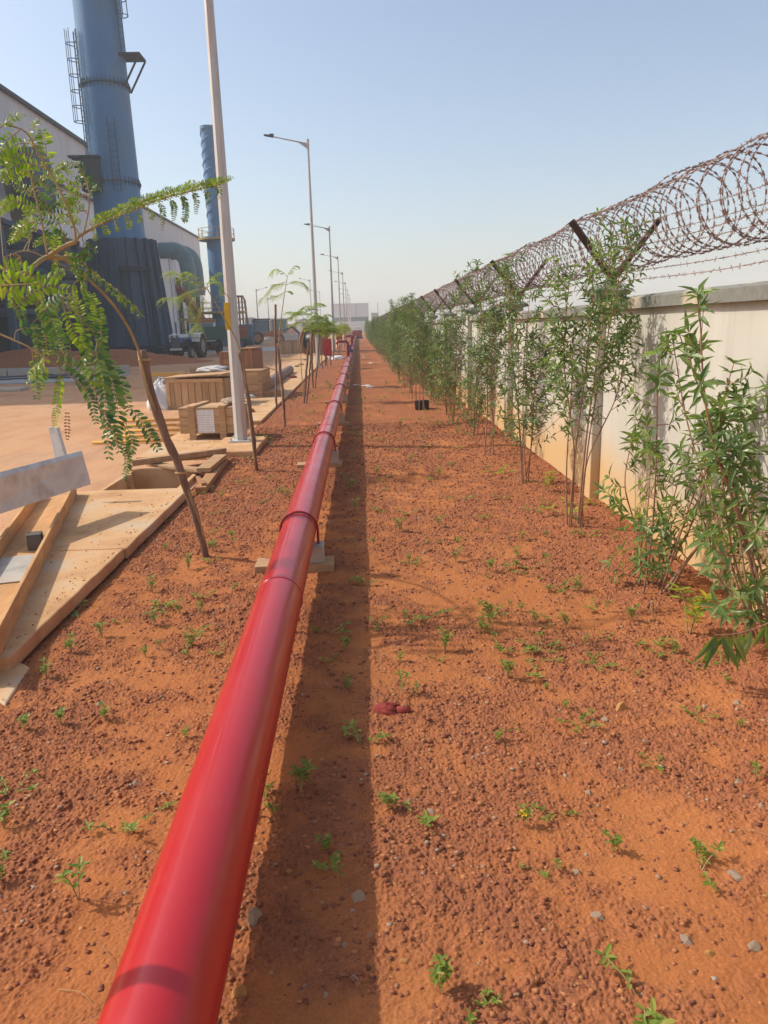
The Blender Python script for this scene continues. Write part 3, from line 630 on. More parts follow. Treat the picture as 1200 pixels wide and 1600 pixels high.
lump('paint_sack',gr(355,641,.55)*1,.16,.12,.08,'stone','small heap of pale rubble on the labelled crate','rubble',12).location=(-1.98,11.5,.58)
b=MB().lathe((0,0,0),[(.10,0),(.13,.28),(.14,.28),(.14,.30),(.12,.30)],18); o=b.build('bucket',M['poly'],auto=True); o.location=gr(516,562,0); tag(o,'upright white bucket under the red hose box','bucket')
for i in range(5):
    q0=gr(150+(i*23)%60,690-8*i,.03); q1=gr(283,688-8*i,.03); y=q1.y
    o=MB().tube([(q0.x,q1.y+.02*i,.035),((q0.x+q1.x)/2,q1.y+.01,.04),(q1.x,q1.y,.035)],.024,8).build('yellow_pole',M['yellow_pole'],smooth=True); tag(o,['nearest of the yellow poles on the dust left of the labelled crate','second yellow pole from the front by the labelled crate','middle yellow pole of the five by the labelled crate','fourth yellow pole from the front by the labelled crate','farthest yellow pole left of the labelled crate'][i],'pole','yellow poles on the road')
# pieces beyond
o=MB().tube([gr(410,606,.16),gr(452,578,.16)],.17,24,cap=False).tube([gr(410,606,.16)+Vector((0,.01,0)),gr(452,578,.16)],.15,24,cap=True).build('steel_pipe',mat_var('dusty_pipe',(.22,.14,.12),(.33,.22,.19),2,.7),auto=True); tag(o,'loose brown steel pipe lying on the drain covers, black hollow end towards us','pipe')
plank(gr(392,621,.07),gr(440,618,.07),.22,.14,'heavy squared timber in front of the loose brown pipe')
plank(gr(300,590,.1),gr(348,598,.1),.10,.05,'slanting plank behind the warped lid crate')
plank(gr(302,592,0),gr(336,592,0),.35,.42,'stacked timber block behind the warped lid crate','woodX')
plank(gr(412,570,.07),gr(455,588,.07),.06,.04,'thin stick lying past the loose brown pipe')
plank(gr(440,562,.07),gr(478,563,.07),.3,.08,'flat plank in front of the low wide far crate')
for i,(px,py) in enumerate([(463,573),(470,570),(458,590),(378,650),(388,643),(352,660)]):
    lump('rubble_piece',gr(px,py,.08),.13,.09,.07,['stone','stone_o','brick'][i%3],'small piece of rubble on the drain covers','rubble',20+i,'rubble on the drain covers')
# cable drum
cdm=root_at('cable_drum',at(490,532,48),'brown wooden cable drum with black cable behind the second lamp post','cable drum',rz=R(-38)); cdm.location.z=.0
MB().lathe((0,0,.85),[(.83,-.5),(.85,-.5),(.85,-.42),(.3,-.42)],28,'X').build('drum_flange',M['wood_red'],cdm,auto=True)
MB().lathe((0,0,.85),[(.3,.42),(.85,.42),(.85,.5),(.83,.5)],28,'X').build('drum_flange',M['wood_red'],cdm,auto=True)
MB().lathe((0,0,.85),[(.55,-.42),(.62,-.3),(.6,0),(.62,.3),(.55,.42)],28,'X').build('wound_cable',M['black'],cdm,smooth=True)
# ------------------------------------------------------------------ leaves
def leaf_pts(p,d,up,L,W,fold=.25,droop=.25,ov=False):
    s=d.cross(up)
    if s.length<1e-4: s=d.orthogonal()
    s.normalize(); n=s.cross(d).normalized()
    def q(t,wd,k): return p+d*(L*t)+s*(W*wd)+n*(abs(wd)*W*fold*2-droop*L*t*t)
    if ov: return [q(0,0,0),q(.3,-.46,0),q(.3,0,0),q(.3,.46,0),q(.75,-.45,0),q(.75,0,0),q(.75,.45,0),q(1,0,0)]
    return [q(0,0,0),q(.35,-.5,0),q(.35,0,0),q(.35,.5,0),q(.7,-.3,0),q(.7,0,0),q(.7,.3,0),q(1,0,0)]
LF=[(0,2,1),(0,3,2),(1,2,5,4),(2,3,6,5),(4,5,7),(5,6,7)]
def leaf(mb,p,d,up,L,W,**k): mb.add(leaf_pts(p,d.normalized(),up,L,W,**k),LF)
def rv(r_,s=1): return Vector((r_.uniform(-1,1),r_.uniform(-1,1),r_.uniform(-1,1)))*s
def curve(pts,n):
    P=[Vector(p) for p in pts]; P=[P[0]*2-P[1]]+P+[P[-1]*2-P[-2]]; out=[]; m_=len(P)-3
    for i in range(n+1):
        u=i/n*m_; k=min(int(u),m_-1); t=u-k; a,b,c,d_=P[k:k+4]
        out.append(.5*((2*b)+(-a+c)*t+(2*a-5*b+4*c-d_)*t*t+(-a+3*b-3*c+d_)*t**3))
    return out
# a pinna: a comb of small leaflets along a curved midrib
def pinna(lv,st,p,d,up,L,n,ll,lw,r_,droop=.5,ov=True,curl=0):
    side=d.cross(up).normalized(); pts=[]
    for i in range(n+1):
        t=i/n; pts.append(p+d*(L*t)+Vector((0,0,-droop*L*t*t))+side*curl*L*t*t)
    st.tube(pts,[.0022*(1-.6*i/n) for i in range(n+1)],4,cap=False)
    for i in range(1,n+1):
        t=i/n; tg=(pts[i]-pts[i-1]).normalized(); s_=tg.cross(up).normalized(); sc_=(.72+.5*math.sin(math.pi*min(1,t*1.02)))*ll*(.75 if t>.9 else 1)
        for sg in(-1,1):
            dd=(s_*sg+tg*.35+rv(r_,.12)+up*.12).normalized()
            leaf(lv,pts[i],dd,(up+rv(r_,.2)),sc_,lw,fold=.12,droop=.12,ov=ov)
def frond(lv,st,rach,n,pl,nl,ll,lw,r_,t0=.15,up=Vector((0,0,1)),droop=.5,one=0,spread=1.0,rr=.004,fwd=.55,curl=0):
    P=curve(rach,24); st.tube(P,[rr*(1-.6*i/24) for i in range(25)],6)
    for k in range(n):
        t=t0+(1-t0)*(k+.5)/n; i=min(23,int(t*24)); p=P[i]; tg=(P[i+1]-P[i]).normalized()
        for sg in((-1,1) if not one else (one,)):
            s_=tg.cross(up)
            if s_.length<.1: s_=Vector((1,0,0))
            s_.normalize(); dd=(s_*sg*spread+tg*fwd+rv(r_,.18)+up*.1).normalized()
            L=pl*(.65+.5*math.sin(math.pi*min(.95,t)))*r_.uniform(.85,1.1)
            pinna(lv,st,p,dd,(up+rv(r_,.25)).normalized(),L,nl,ll,lw,r_,droop=droop*r_.uniform(.7,1.3),curl=curl)
def I(lst,Y,dy=0):
    n=max(1,len(lst)-1)
    return [at(a,b,Y+dy*i/n) for i,(a,b) in enumerate(lst)]
def stake(name,pts,r0,r1,parent,seed,mt='stake'):
    r_=random.Random(seed); P=curve(pts,22); P=[p+rv(r_,.006) for p in P]; mb=MB(); mb.tube(P,[r0+(r1-r0)*i/22+r_.uniform(-.003,.003) for i in range(23)],9)
    for _ in range(5):
        i=r_.randrange(4,20); u=rv(r_); u.z=abs(u.z)+.3; u.normalize(); mb.tube([P[i],P[i]+u*(r0*1.7)],[r0*.4,r0*.25],5)
    return mb.build(name,M[mt],parent,smooth=True,world=True)
r_=random.Random(21)
# --- nearest young tree
t1=root_at('young_tree',(-1.18,5.27,0),'nearest young feathery leaved tree tied to a thick leaning stake at the left','tree','young trees along the drain')
stake('stake',[gr(325,878,-.02),at(303,800,5.25),at(282,735,5.2),at(243,640,5.15),at(221,547,5.1)],.023,.034,t1,1)
for px_,py_,a_ in((283,738,5.2),(226,562,5.1)): MB().lathe(at(px_,py_,a_),[(.040,-.008),(.044,0),(.040,.008)],14,cap=False).build('tie',M['grass_dry'],t1,world=True)
st=MB(); st.tube(curve([gr(327,876,-.02),at(313,820,5.25),at(288,752,5.2),at(262,690,5.17),at(232,610,5.1),at(213,538,5.02),at(180,480,4.8),at(140,438,4.6),at(96,402,4.4),at(75,400,4.35)],40),[.0095-.00005*i for i in range(41)],8)
st.tube(curve([at(100,404,4.4),at(72,402,4.32),at(40,425,4.2),at(-10,450,4.1),at(-60,480,4.0)],16),.013,8)
st.tube(curve([at(72,402,4.32),at(100,385,4.3),at(118,378,4.3)],8),.012,8)
st.build('trunk',M['stem'],t1,smooth=True,world=True)
lv=MB(); st=MB(); ld=MB()
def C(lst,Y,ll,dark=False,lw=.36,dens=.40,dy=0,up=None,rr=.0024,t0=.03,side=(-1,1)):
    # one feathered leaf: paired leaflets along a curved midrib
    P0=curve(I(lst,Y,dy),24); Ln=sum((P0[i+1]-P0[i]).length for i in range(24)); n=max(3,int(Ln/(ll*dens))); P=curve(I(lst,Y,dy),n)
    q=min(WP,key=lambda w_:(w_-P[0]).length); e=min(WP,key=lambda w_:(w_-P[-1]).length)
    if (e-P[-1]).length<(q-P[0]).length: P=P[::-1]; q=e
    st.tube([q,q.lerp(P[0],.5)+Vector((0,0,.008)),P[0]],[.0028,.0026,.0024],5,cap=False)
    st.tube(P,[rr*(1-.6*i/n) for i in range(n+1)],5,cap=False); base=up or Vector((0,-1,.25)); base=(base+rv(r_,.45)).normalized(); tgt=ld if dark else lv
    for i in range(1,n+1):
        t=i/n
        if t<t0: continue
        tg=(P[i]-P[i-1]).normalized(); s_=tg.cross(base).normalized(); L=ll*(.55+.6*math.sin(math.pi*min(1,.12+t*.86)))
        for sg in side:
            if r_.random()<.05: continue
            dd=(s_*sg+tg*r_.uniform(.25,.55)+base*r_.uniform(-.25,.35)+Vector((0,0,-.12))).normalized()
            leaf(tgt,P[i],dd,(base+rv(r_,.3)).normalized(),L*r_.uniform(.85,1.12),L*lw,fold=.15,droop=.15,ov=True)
WP=[]
def W(lst,Y,rr,dy=0):
    P=curve(I(lst,Y,dy),20); WP.extend(P); st.tube(P,[rr*(1-.5*i/20) for i in range(21)],7)
W([(118,380),(116,355),(95,300),(66,250),(42,208),(12,195)],4.3,.0075,-.2)
W([(74,398),(66,350),(54,300),(44,262)],4.25,.006); W([(118,378),(130,365),(190,335),(260,308),(345,288)],4.3,.0085,.25)
W([(130,368),(139,325),(137,290),(122,262)],4.33,.0045); W([(88,440),(60,470),(72,520)],4.2,.004); W([(-20,512),(0,522),(50,545),(107,585),(150,625),(160,665)],4.1,.006)
W([(102,472),(140,512),(152,532)],4.25,.005); W([(100,400),(125,410),(160,437),(187,457),(227,497)],4.5,.005,.2); W([(-30,452),(0,447),(50,443)],4.0,.007)
W([(40,424),(62,448),(92,462),(130,472)],4.4,.004); W([(72,402),(40,392),(5,402)],4.5,.0035); W([(75,400),(105,420),(135,436)],4.5,.0035); W([(92,450),(104,500),(112,560)],4.3,.0035); W([(107,385),(80,330),(40,300)],4.4,.004)
Z=Vector((0,-1,.25))
for a in [([(37,178),(22,183),(11,191),(0,200)],4.1,.028),([(58,187),(54,198),(51,217),(50,232)],4.2,.030),([(30,205),(13,217),(4,232),(-3,244)],4.1,.036),([(45,224),(24,226),(9,239),(-2,252)],4.15,.036),([(56,243),(34,239),(17,250),(7,267),(-2,278)],4.15,.036),([(64,260),(37,254),(17,266),(7,284)],4.2,.036),
  ([(56,326),(28,316),(11,318),(-4,333)],4.2,.034),([(64,350),(45,348),(28,363),(20,376)],4.2,.036),([(66,205),(71,226),(75,264)],4.2,.040),([(129,292),(112,290),(94,279),(81,277)],4.35,.026),([(133,306),(112,305),(103,314)],4.35,.026),([(19,286),(37,296),(53,303)],4.3,.030),([(90,339),(109,346),(118,356)],4.35,.030),([(60,282),(80,270),(95,262)],4.3,.026),([(90,312),(110,322),(128,330)],4.35,.028),([(88,369),(88,382),(90,395)],4.3,.030),
  ([(-10,424),(20,420),(50,432),(70,450)],4.0,.055),([(-25,447),(5,446),(50,444)],3.98,.060),([(25,482),(45,460),(75,447),(104,452)],4.05,.050),([(100,482),(118,520),(131,545)],4.2,.040),([(42,596),(55,575),(72,563)],4.1,.036),([(95,585),(91,620),(84,668)],4.1,.026),([(137,594),(150,596),(164,604)],4.1,.030),([(60,440),(82,432),(100,425)],4.2,.034)]:
    C(a[0],a[1],a[2]*1.08)
for a in [([(94,264),(105,256),(120,258),(129,269),(139,300)],4.35,.024),([(158,300),(150,291),(143,300),(139,314)],4.35,.018),([(56,282),(79,292),(105,312)],4.4,.030),([(60,297),(75,318),(101,329)],4.4,.034),([(73,354),(86,367),(104,379)],4.4,.040),([(50,330),(70,340),(95,350)],4.5,.032),([(129,376),(139,387),(152,391)],4.4,.030),([(104,400),(125,402),(146,398)],4.45,.026),([(110,405),(122,425),(140,440)],4.45,.026),
  ([(70,484),(84,470),(98,455)],4.1,.042),([(65,467),(85,512),(106,552)],4.15,.044),([(50,465),(68,500),(74,545)],4.2,.026),([(150,532),(172,590),(184,640),(182,695)],4.15,.054),([(150,550),(162,600),(166,650),(170,714)],4.1,.050),([(155,548),(185,590),(202,640)],4.2,.044),([(92,562),(125,580),(152,616)],4.1,.044),([(204,636),(230,672),(247,702)],4.1,.044),([(196,660),(206,692),(199,712)],4.1,.038),([(25,517),(40,512),(54,514)],4.1,.044),([(118,590),(140,620),(150,660)],4.1,.036),([(192,690),(199,720),(194,748)],4.1,.030),([(160,640),(175,668),(186,705)],4.08,.044)]:
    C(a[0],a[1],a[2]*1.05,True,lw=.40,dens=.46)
for k in range(22):   # fine small leaves behind
    x=r_.uniform(5,140); y=r_.uniform(385,480); a=r_.uniform(.6,2.4); C([(x,y),(x+16*math.cos(a),y+12),(x+26*math.cos(a),y+30)],4.5+r_.uniform(-.1,.3),.017,k%3!=0,lw=.5)
for k in range(9): x=135+10*k; y=414+8.5*k; C([(x,y),(x+3,y+8),(x+2,y+15)],4.55,.022,k%2==0)
P=I([(130,365),(190,335),(260,308),(345,288)],4.3,.25)
for k in range(24):
    t=.06+.94*k/23; x=130+t*215; y=365-62*t**.75-15*t
    u=r_.uniform(.8,1.15); e=.55+.6*math.sin(math.pi*min(1,.2+.8*t))
    C([(x,y),(x+9*u,y-15*u*e),(x+20*u,y-20*u*e)],4.3+.25*t+r_.uniform(-.05,.05),.022)
    if k%2==0: C([(x,y),(x+6,y+12*e),(x+5,y+(18 if t<.5 else 36)*e*u)],4.28+.25*t,.021,t>.5)
for k in range(16):
    x=r_.uniform(5,120); y=r_.uniform(265,385); a=r_.choice((-1,1))*r_.uniform(.3,1); C([(x,y),(x+22*a,y-8),(x+42*a,y+8)],4.4+r_.uniform(-.1,.3),.028,k%3==0)
for k in range(14):
    x=r_.uniform(50,160); y=r_.uniform(455,560); a=r_.uniform(-.3,.9); C([(x,y),(x+18*a,y+28),(x+24*a,y+62)],4.25+r_.uniform(-.1,.2),.036,k%3!=0)
C([(283,305),(292,325),(290,345),(284,340)],4.5,.014,True)
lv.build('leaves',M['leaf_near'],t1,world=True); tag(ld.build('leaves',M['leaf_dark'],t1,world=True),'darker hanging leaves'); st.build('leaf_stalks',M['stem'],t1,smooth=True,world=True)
dl=MB(); ds=MB(); pinna(dl,ds,at(105,640,4.1),Vector((-.12,0,-1)),Vector((0,-1,.1)),.16,9,.016,.009,r_,droop=0); tag(dl.build('dead_leaf',M['leaf_dead'],t1,world=True),'withered red brown leaf')
# --- sapling behind the camera side, out at the left of the frame; its stake throws the band of shade on the pipe
t0_=root_at('young_tree',(-1.25,1.40,0),'young tree on a thin stake left of the near end of the pipeline','tree','young trees along the drain')
stake('stake',[(-1.25,1.40,-.02),(-1.26,1.41,.8),(-1.24,1.43,1.45)],.026,.024,t0_,3)
# --- other young trees
def young(base,stk,stem,fr,Y,lab,dens=1,mt='leaf_near',seed=0,stakes=(),lw=1.):
    r2=random.Random(seed); t=root_at('young_tree',base,lab,'tree','young trees along the drain')
    stake('stake',stk,.021,.027,t,seed)
    for s_ in stakes: stake('stake',s_,.018,.02,t,seed+9)
    m1=MB(); P=curve(stem,20); m1.tube(P,[.011-.0003*i for i in range(21)],6); m1.build('trunk',M['stem'],t,smooth=True,world=True)
    a=MB(); b=MB()
    for (lst,n,pl) in fr: frond(a,b,lst,n,pl,10,.026*lw,.011*lw,r2,t0=.12,droop=.5,rr=.004)
    a.build('leaves',M[mt],t,world=True); b.build('leaf_stalks',M['stem'],t,world=True)
Y=8.5
young((-1.27,8.65,0),[gr(402,742,-.02),at(392,650,8.6),at(383,600,8.6),at(374,547,8.6)],[at(400,735,8.62),at(388,640,8.58),at(376,550,8.58),at(352,500,8.5),at(326,455,8.4),at(322,450,8.4)],
 [(I([(322,450),(300,440),(278,430),(262,425)],Y),7,.20),(I([(322,450),(300,455),(275,465),(252,466)],Y-.2),8,.20),(I([(322,450),(315,480),(308,505),(300,515)],Y),6,.18),(I([(322,450),(338,440),(345,448),(348,462)],Y),5,.12),(I([(322,450),(330,435),(345,425)],Y+.2),5,.12),(I([(322,450),(300,470),(298,490),(312,510)],Y-.1),6,.2),(I([(322,450),(305,432),(290,425)],Y+.3),5,.18)],Y,'second young tree leaning on its stake in front of the nearest lamp post',seed=3)
Y=12.8
young((-1.32,12.8,0),[gr(446,670,-.02),at(441,610,Y),at(434,540,Y)],[at(445,665,Y+.05),at(436,560,Y+.05),at(437,520,Y),at(443,470,Y),at(449,432,Y)],
 [(I([(449,432),(440,424),(430,421),(424,426)],Y),6,.16),(I([(449,432),(454,424),(460,417),(464,416)],Y),6,.15),(I([(448,445),(430,446),(418,458),(404,472)],Y),8,.20),(I([(448,445),(460,440),(472,442),(481,450)],Y),8,.14),(I([(446,455),(435,462),(425,462)],Y+.3),5,.17),(I([(448,440),(436,444),(426,445)],Y-.3),5,.17),(I([(446,456),(452,455),(456,458)],Y-.2),3,.06)],Y,'third young tree with a flat topped crown against the sky and a bare second shoot',seed=4,stakes=([at(432,640,Y-.3),at(431,560,Y-.3),at(430,476,Y-.3)],))
def crown(cx,cz,Y,n,sp,r2,z2=.40):
    out=[]
    for i in range(n):
        a=6.283*i*.381+r2.uniform(-.3,.3); o_=Vector((cx+r2.uniform(-.05,.05),Y,cz+r2.uniform(-z2,z2*.5))); d_=Vector((math.cos(a),math.sin(a),0)); L=sp*r2.uniform(.5,1.1); e=r2.uniform(-.12,.28)
        out.append(([o_,o_+d_*L*.5+Vector((0,0,.10+e*.5)),o_+d_*L+Vector((0,0,e))],5,.15))
    return out
specs=[(475,632,482,535,16.7,485,498,13,.52,'fourth young tree, bushy, on a bare stake left of the second lamp post'),(489,608,487,540,21,503,505,13,.5,'fifth young tree just right of the second lamp post with crossed stakes'),(504,578,500,520,29,500,508,15,.5,'sixth young tree near the red hose box'),(511,572,508,515,31,512,512,15,.5,'young tree right behind the red hose box')]
for i,(bx,by,tx,ty,Y,cx,cy,n,sp,lab) in enumerate(specs):
    r2=random.Random(40+i); g_=gr(bx,by); Y=g_.y; c=at(cx,cy,Y)
    young((g_.x,g_.y,0),[g_-Vector((0,0,.02)),at((bx+tx)/2,(by+ty)/2,Y),at(tx,ty,Y)],[g_,Vector((g_.x,Y,1.2)),Vector((c.x,Y,c.z))],crown(c.x,c.z,Y,n,sp,r2),Y,lab,seed=50+i,mt='leaf_dark' if i==2 else 'leaf_near',lw=1.9,stakes=([g_+Vector((.05,.1,0)),g_+Vector((.18,.1,.9)),g_+Vector((.26,.1,1.6))],) if i<2 else ())
# far young trees: copies
r2=random.Random(77); ft=root_at('young_tree',(0,0,0),'distant yellowish young tree between the lamp posts and the pipeline','tree','distant young trees')
m1=MB().tube([(0,0,0),(.03,0,.8),(0,0,1.7)],[.03,.025,.015],6); m1.build('trunk',M['stake'],ft)
a=MB(); b=MB()
for (lst,n,pl) in crown(0,1.75,0,16,.6,r2): frond(a,b,lst,5,.22,6,.06,.028,r2,t0=.12,droop=.5,rr=.006)
a.build('leaves',M['yleaf'],ft)
for i in range(11):
    y=38+i*5.5+r2.uniform(-1,1); o=ft if i==0 else copy_tree(ft); o.location=(-1.25+r2.uniform(-.15,.15),y,0); o.rotation_euler=(0,0,r2.uniform(0,6.28)); s=r2.uniform(.75,1.05); o.scale=(s,s,s)
# ------------------------------------------------------------------ shrubs along the wall
def shrub(seed,H,nst,spread,nleaf,LL,lab,dens=1,bare=.35,lean=(0,0)):
    r2=random.Random(seed); t=root_at('shrub',(0,0,0),lab,'shrub','tall shrubs along the wall')
    st=MB(); lv=MB()
    def whorl(p,d_,L,n=None):
        d_=d_.normalized(); s_=d_.orthogonal().normalized(); q=d_.cross(s_); n=n or r2.choice((4,5,6))
        a0=r2.uniform(0,6.28)
        for k in range(n):
            a=a0+6.283*k/n; dd=(s_*math.cos(a)+q*math.sin(a))*r2.uniform(.6,1)+d_*r2.uniform(.25,.8)-Vector((0,0,r2.uniform(0,.45)))
            leaf(lv,p,dd,d_,L*r2.uniform(.65,1.1),L*r2.uniform(.20,.27),fold=.3,droop=r2.uniform(.05,.35))
    tot=0
    for s in range(nst):
        a=r2.uniform(0,6.283); sp=spread*r2.uniform(.3,1); h=H*(1 if s==0 else r2.uniform(.6,.98)); dx,dy=math.cos(a)*sp+lean[0],math.sin(a)*sp+lean[1]
        P=curve([(math.cos(a)*.05+r2.uniform(-.03,.03),math.sin(a)*.05+r2.uniform(-.03,.03),-.03),(dx*.38+r2.uniform(-.05,.05),dy*.38+r2.uniform(-.05,.05),h*.33),(dx*.72+r2.uniform(-.06,.06),dy*.72+r2.uniform(-.06,.06),h*.68),(dx,dy,h)],26)
        st.tube(P,[(.0095 if s==0 else .006)*(1-.8*i/26)+.0014 for i in range(27)],6)
        ntw=int(nleaf/nst/14)
        for k in range(ntw):
            t_=bare+(1-bare)*((k+.5)/ntw)**.85; i=min(25,int(t_*26)); p=P[i]; tg=(P[i+1]-P[i]).normalized()
            a=r2.uniform(0,6.283); L=r2.uniform(.16,.46)*(1.3-.85*t_)*(H/2.2)
            d_=(Vector((math.cos(a),math.sin(a),0))+Vector((0,0,r2.uniform(.1,1.1)))).normalized()
            q=[p,p+d_*L*.5+Vector((0,0,-.01)),p+d_*L+Vector((0,0,.03))]; st.tube(q,[.0035,.0028,.0018],4)
            whorl(q[2],d_+Vector((0,0,.5)),LL); whorl(q[1].lerp(q[2],.4),d_,LL*.95,3); whorl(q[1],d_,LL*.9,3)
            if r2.random()<.6: whorl(q[0].lerp(q[1],.5),d_,LL*.9,2)
        whorl(P[-1],P[-1]-P[-2],LL,7); whorl(P[-2],P[-1]-P[-2],LL,5)
    st.build('stems',M['redstem'],t,smooth=True); lv.build('foliage',M['shrub_near' if LL>.09 or seed==1 else 'shrub'],t); return t
def put(o,x,y,rz,s,lab=None,group=None):
    o.location=(x,y,0); o.rotation_euler=(0,0,rz); o.scale=(s,s,s)
    if lab: o['label']=lab
    if group: o['group']=group
    return o
shr_a=shrub(1,2.36,6,.36,2100,.085,'tall slim shrub in front of the nearest wall post, tip reaching the razor wire',bare=.47,lean=(.10,0)); put(shr_a,1.67,5.72,0,1)
shr_b=shrub(2,1.50,9,.66,1150,.10,'broad low shrub nearest to the camera at the right edge of the picture',bare=.07,lean=(.30,.05)); put(shr_b,1.72,4.2,0,1)
shr_c=shrub(5,1.74,8,.50,1000,.11,'leafy shrub leaning out at the far right edge against the wall',bare=.10,lean=(-.22,.28)); put(shr_c,2.05,3.42,0,1)
lb=MB(); lc=MB(); P=curve([at(1290,905,3.1),at(1215,965,3.0),at(1160,988,2.95),at(1118,992,2.92)],14); lc.tube(P,[.004-.00015*i for i in range(15)],5)
for i in (6,8,10,11,12,13,14,14,14):
    for k in range(2): leaf(lb,P[i],Vector((rng.uniform(-.7,.5),rng.uniform(-.5,.4),-1.0+rng.uniform(-.2,.4))),Vector((rng.uniform(-.3,.3),-1,.2)),rng.uniform(.13,.18),rng.uniform(.028,.036),fold=.2,droop=.12)
lc.build('low_branch',M['redstem'],shr_c,world=True); lb.build('low_branch_leaves',M['shrub_near'],shr_c,world=True)
pr=[shrub(11,2.4,6,.32,1900,.088,'x',bare=.24),shrub(12,2.2,6,.36,1900,.088,'x',bare=.10),shrub(13,2.5,5,.28,1700,.088,'x',bare=.3),shrub(14,2.05,6,.40,1900,.088,'x',bare=.08)]
used=set()
def cp(k,x,y,rz,s,lab): 
    o=pr[k] if k not in used else copy_tree(pr[k]); used.add(k); return put(o,x,y,rz,s,lab)
cp(0,1.68,7.5,.4,.95,'shrub just beyond the nearest wall post, stems bare low down')
cp(2,1.60,9.2,1.9,.94,'tall shrub left of the second wall bracket, its top above the wall')
cp(3,1.62,10.8,.2,.98,'shrub with the dark nursery bags nearby, fourth from the nearest post')
cp(0,1.50,12.3,3.3,1.02,'tallest shrub of the dense clump beside the dark nursery bags')
cp(1,1.60,13.6,5.1,.9,'shrub at the rear of the clump beside the dark nursery bags')
yy=14.6; i=0
while yy<120:
    k=rng.randrange(4); o=cp(k,1.38+rng.uniform(-.22,.25)-.0012*yy,yy,rng.uniform(0,6.28),rng.uniform(.70,1.02)*(1 if yy<60 else 1.08),'one of the many shrubs merging into the green hedge far along the wall'); o['group']='shrubs of the far hedge'
    yy+=.66+.010*yy+rng.uniform(-.25,.25); i+=1
# ------------------------------------------------------------------ weeds
def weed(seed,kind):
    r2=random.Random(seed); t=root_at('weed',(0,0,0),'x','weed','weeds in the red soil'); lv=MB(); st=MB()
    n=r2.choice((2,3,4)) if kind=='up' else r2.choice((3,4,5))
    for s in range(n):
        a=r2.uniform(0,6.283); h=r2.uniform(.05,.11); out=r2.uniform(.01,.04) if kind=='up' else r2.uniform(.06,.14); h=h if kind=='up' else r2.uniform(.02,.05)
        P=curve([(0,0,-.01),(math.cos(a)*out*.5,math.sin(a)*out*.5,h*.7),(math.cos(a)*out,math.sin(a)*out,h)],8); st.tube(P,.0016,4)
        for i in (3,5,7,8):
            p=P[i]; b0=r2.uniform(0,6.28)
            for k in range(2 if i<8 else 4):
                b=b0+(3.14 if i<8 else 1.57)*k; dd=Vector((math.cos(b),math.sin(b),r2.uniform(.15,.9))); leaf(lv,p,dd,Vector((0,0,1)),r2.uniform(.018,.038),r2.uniform(.009,.015),fold=.15,droop=.25,ov=True)
    st.build('stalk',M['stem'],t); lv.build('weed_leaves',M['weed'],t); return t
wp=[weed(100+i,'up' if i%2 else 'flat') for i in range(8)]; wused=set()
def putweed(x,y,s,lab,grp):
    k=rng.randrange(8); o=wp[k] if k not in wused else copy_tree(wp[k]); wused.add(k)
    o.location=(x,y,hz(x,y)); o.rotation_euler=(0,0,rng.uniform(0,6.28)); s*=.86; o.scale=(s,s,s); o['label']=lab; o['group']=grp
marks=[(570,1172,1.3),(655,1280,1.1),(608,1272,.8),(818,1300,.8),(870,1282,.8),(1092,1370,1.0),(530,1385,.9),(1005,1575,1.3),(688,1560,1.0),(742,1585,.7),(838,1368,.5),(872,1370,.5),(185,1305,1.0),(125,1415,1.3),(20,1250,.9),(8,1305,.9),(245,1278,.6),(5,1390,.9),(695,1020,1.2),(640,975,1.3),(765,975,1.4),(590,985,.9),(570,918,1.1),(640,882,1.0),(795,900,1.1),(840,1020,1.1),(795,1065,1.1),(885,985,.9),(905,930,1.0),(1015,1015,1.1),(938,1050,.8),(540,1022,.9),(515,995,1.3),(630,1090,1.1),(778,1165,.6),(905,1140,.9),(1085,1130,.7),(470,1245,1.3),(412,1265,1.1),(295,893,1.2),(258,950,1.2),(245,960,1.0),(365,858,1.4),(325,940,1.1),(120,962,1.2),(160,1000,1.0),(262,865,.8),(310,992,.8),(40,1150,.9),(95,1140,.9),(165,1132,.8),(290,1160,.6),(265,815,.9),(310,775,1.0),(348,1025,.8),(408,590,.9),(385,760,1.3),(720,785,1.3),(625,835,1.3),(545,770,1.4),(545,640,1.3),(762,815,1.1),(830,895,.9),(950,960,.8),(930,955,.9),(1180,1230,.8)]
for px,py,s in marks:
    g_=gr(px,py); left=g_.x<PXC
    if g_.y<30: putweed(g_.x,g_.y,s,'small bright weed sprouting from the soil on the drain side of the pipeline' if left else 'small bright weed sprouting from the soil on the wall side of the pipeline','weeds left of the pipeline' if left else 'weeds right of the pipeline')
for i in range(190):
    y=3.2+(rng.random()**1.5)*19; left=rng.random()<.32; x=rng.uniform(-1.6,-.75) if left else rng.uniform(-.25,1.9)
    putweed(x,y,rng.uniform(.5,1.05)*(1+.03*y),'small bright weed sprouting from the soil on the drain side of the pipeline' if left else 'small bright weed sprouting from the soil on the wall side of the pipeline','weeds left of the pipeline' if left else 'weeds right of the pipeline')
for i in range(45):
    y=1.5+rng.random()*4; x=rng.uniform(-.2,1.7)
    putweed(x,y,rng.uniform(.4,.8),'small bright weed sprouting from the soil on the wall side of the pipeline','weeds right of the pipeline')
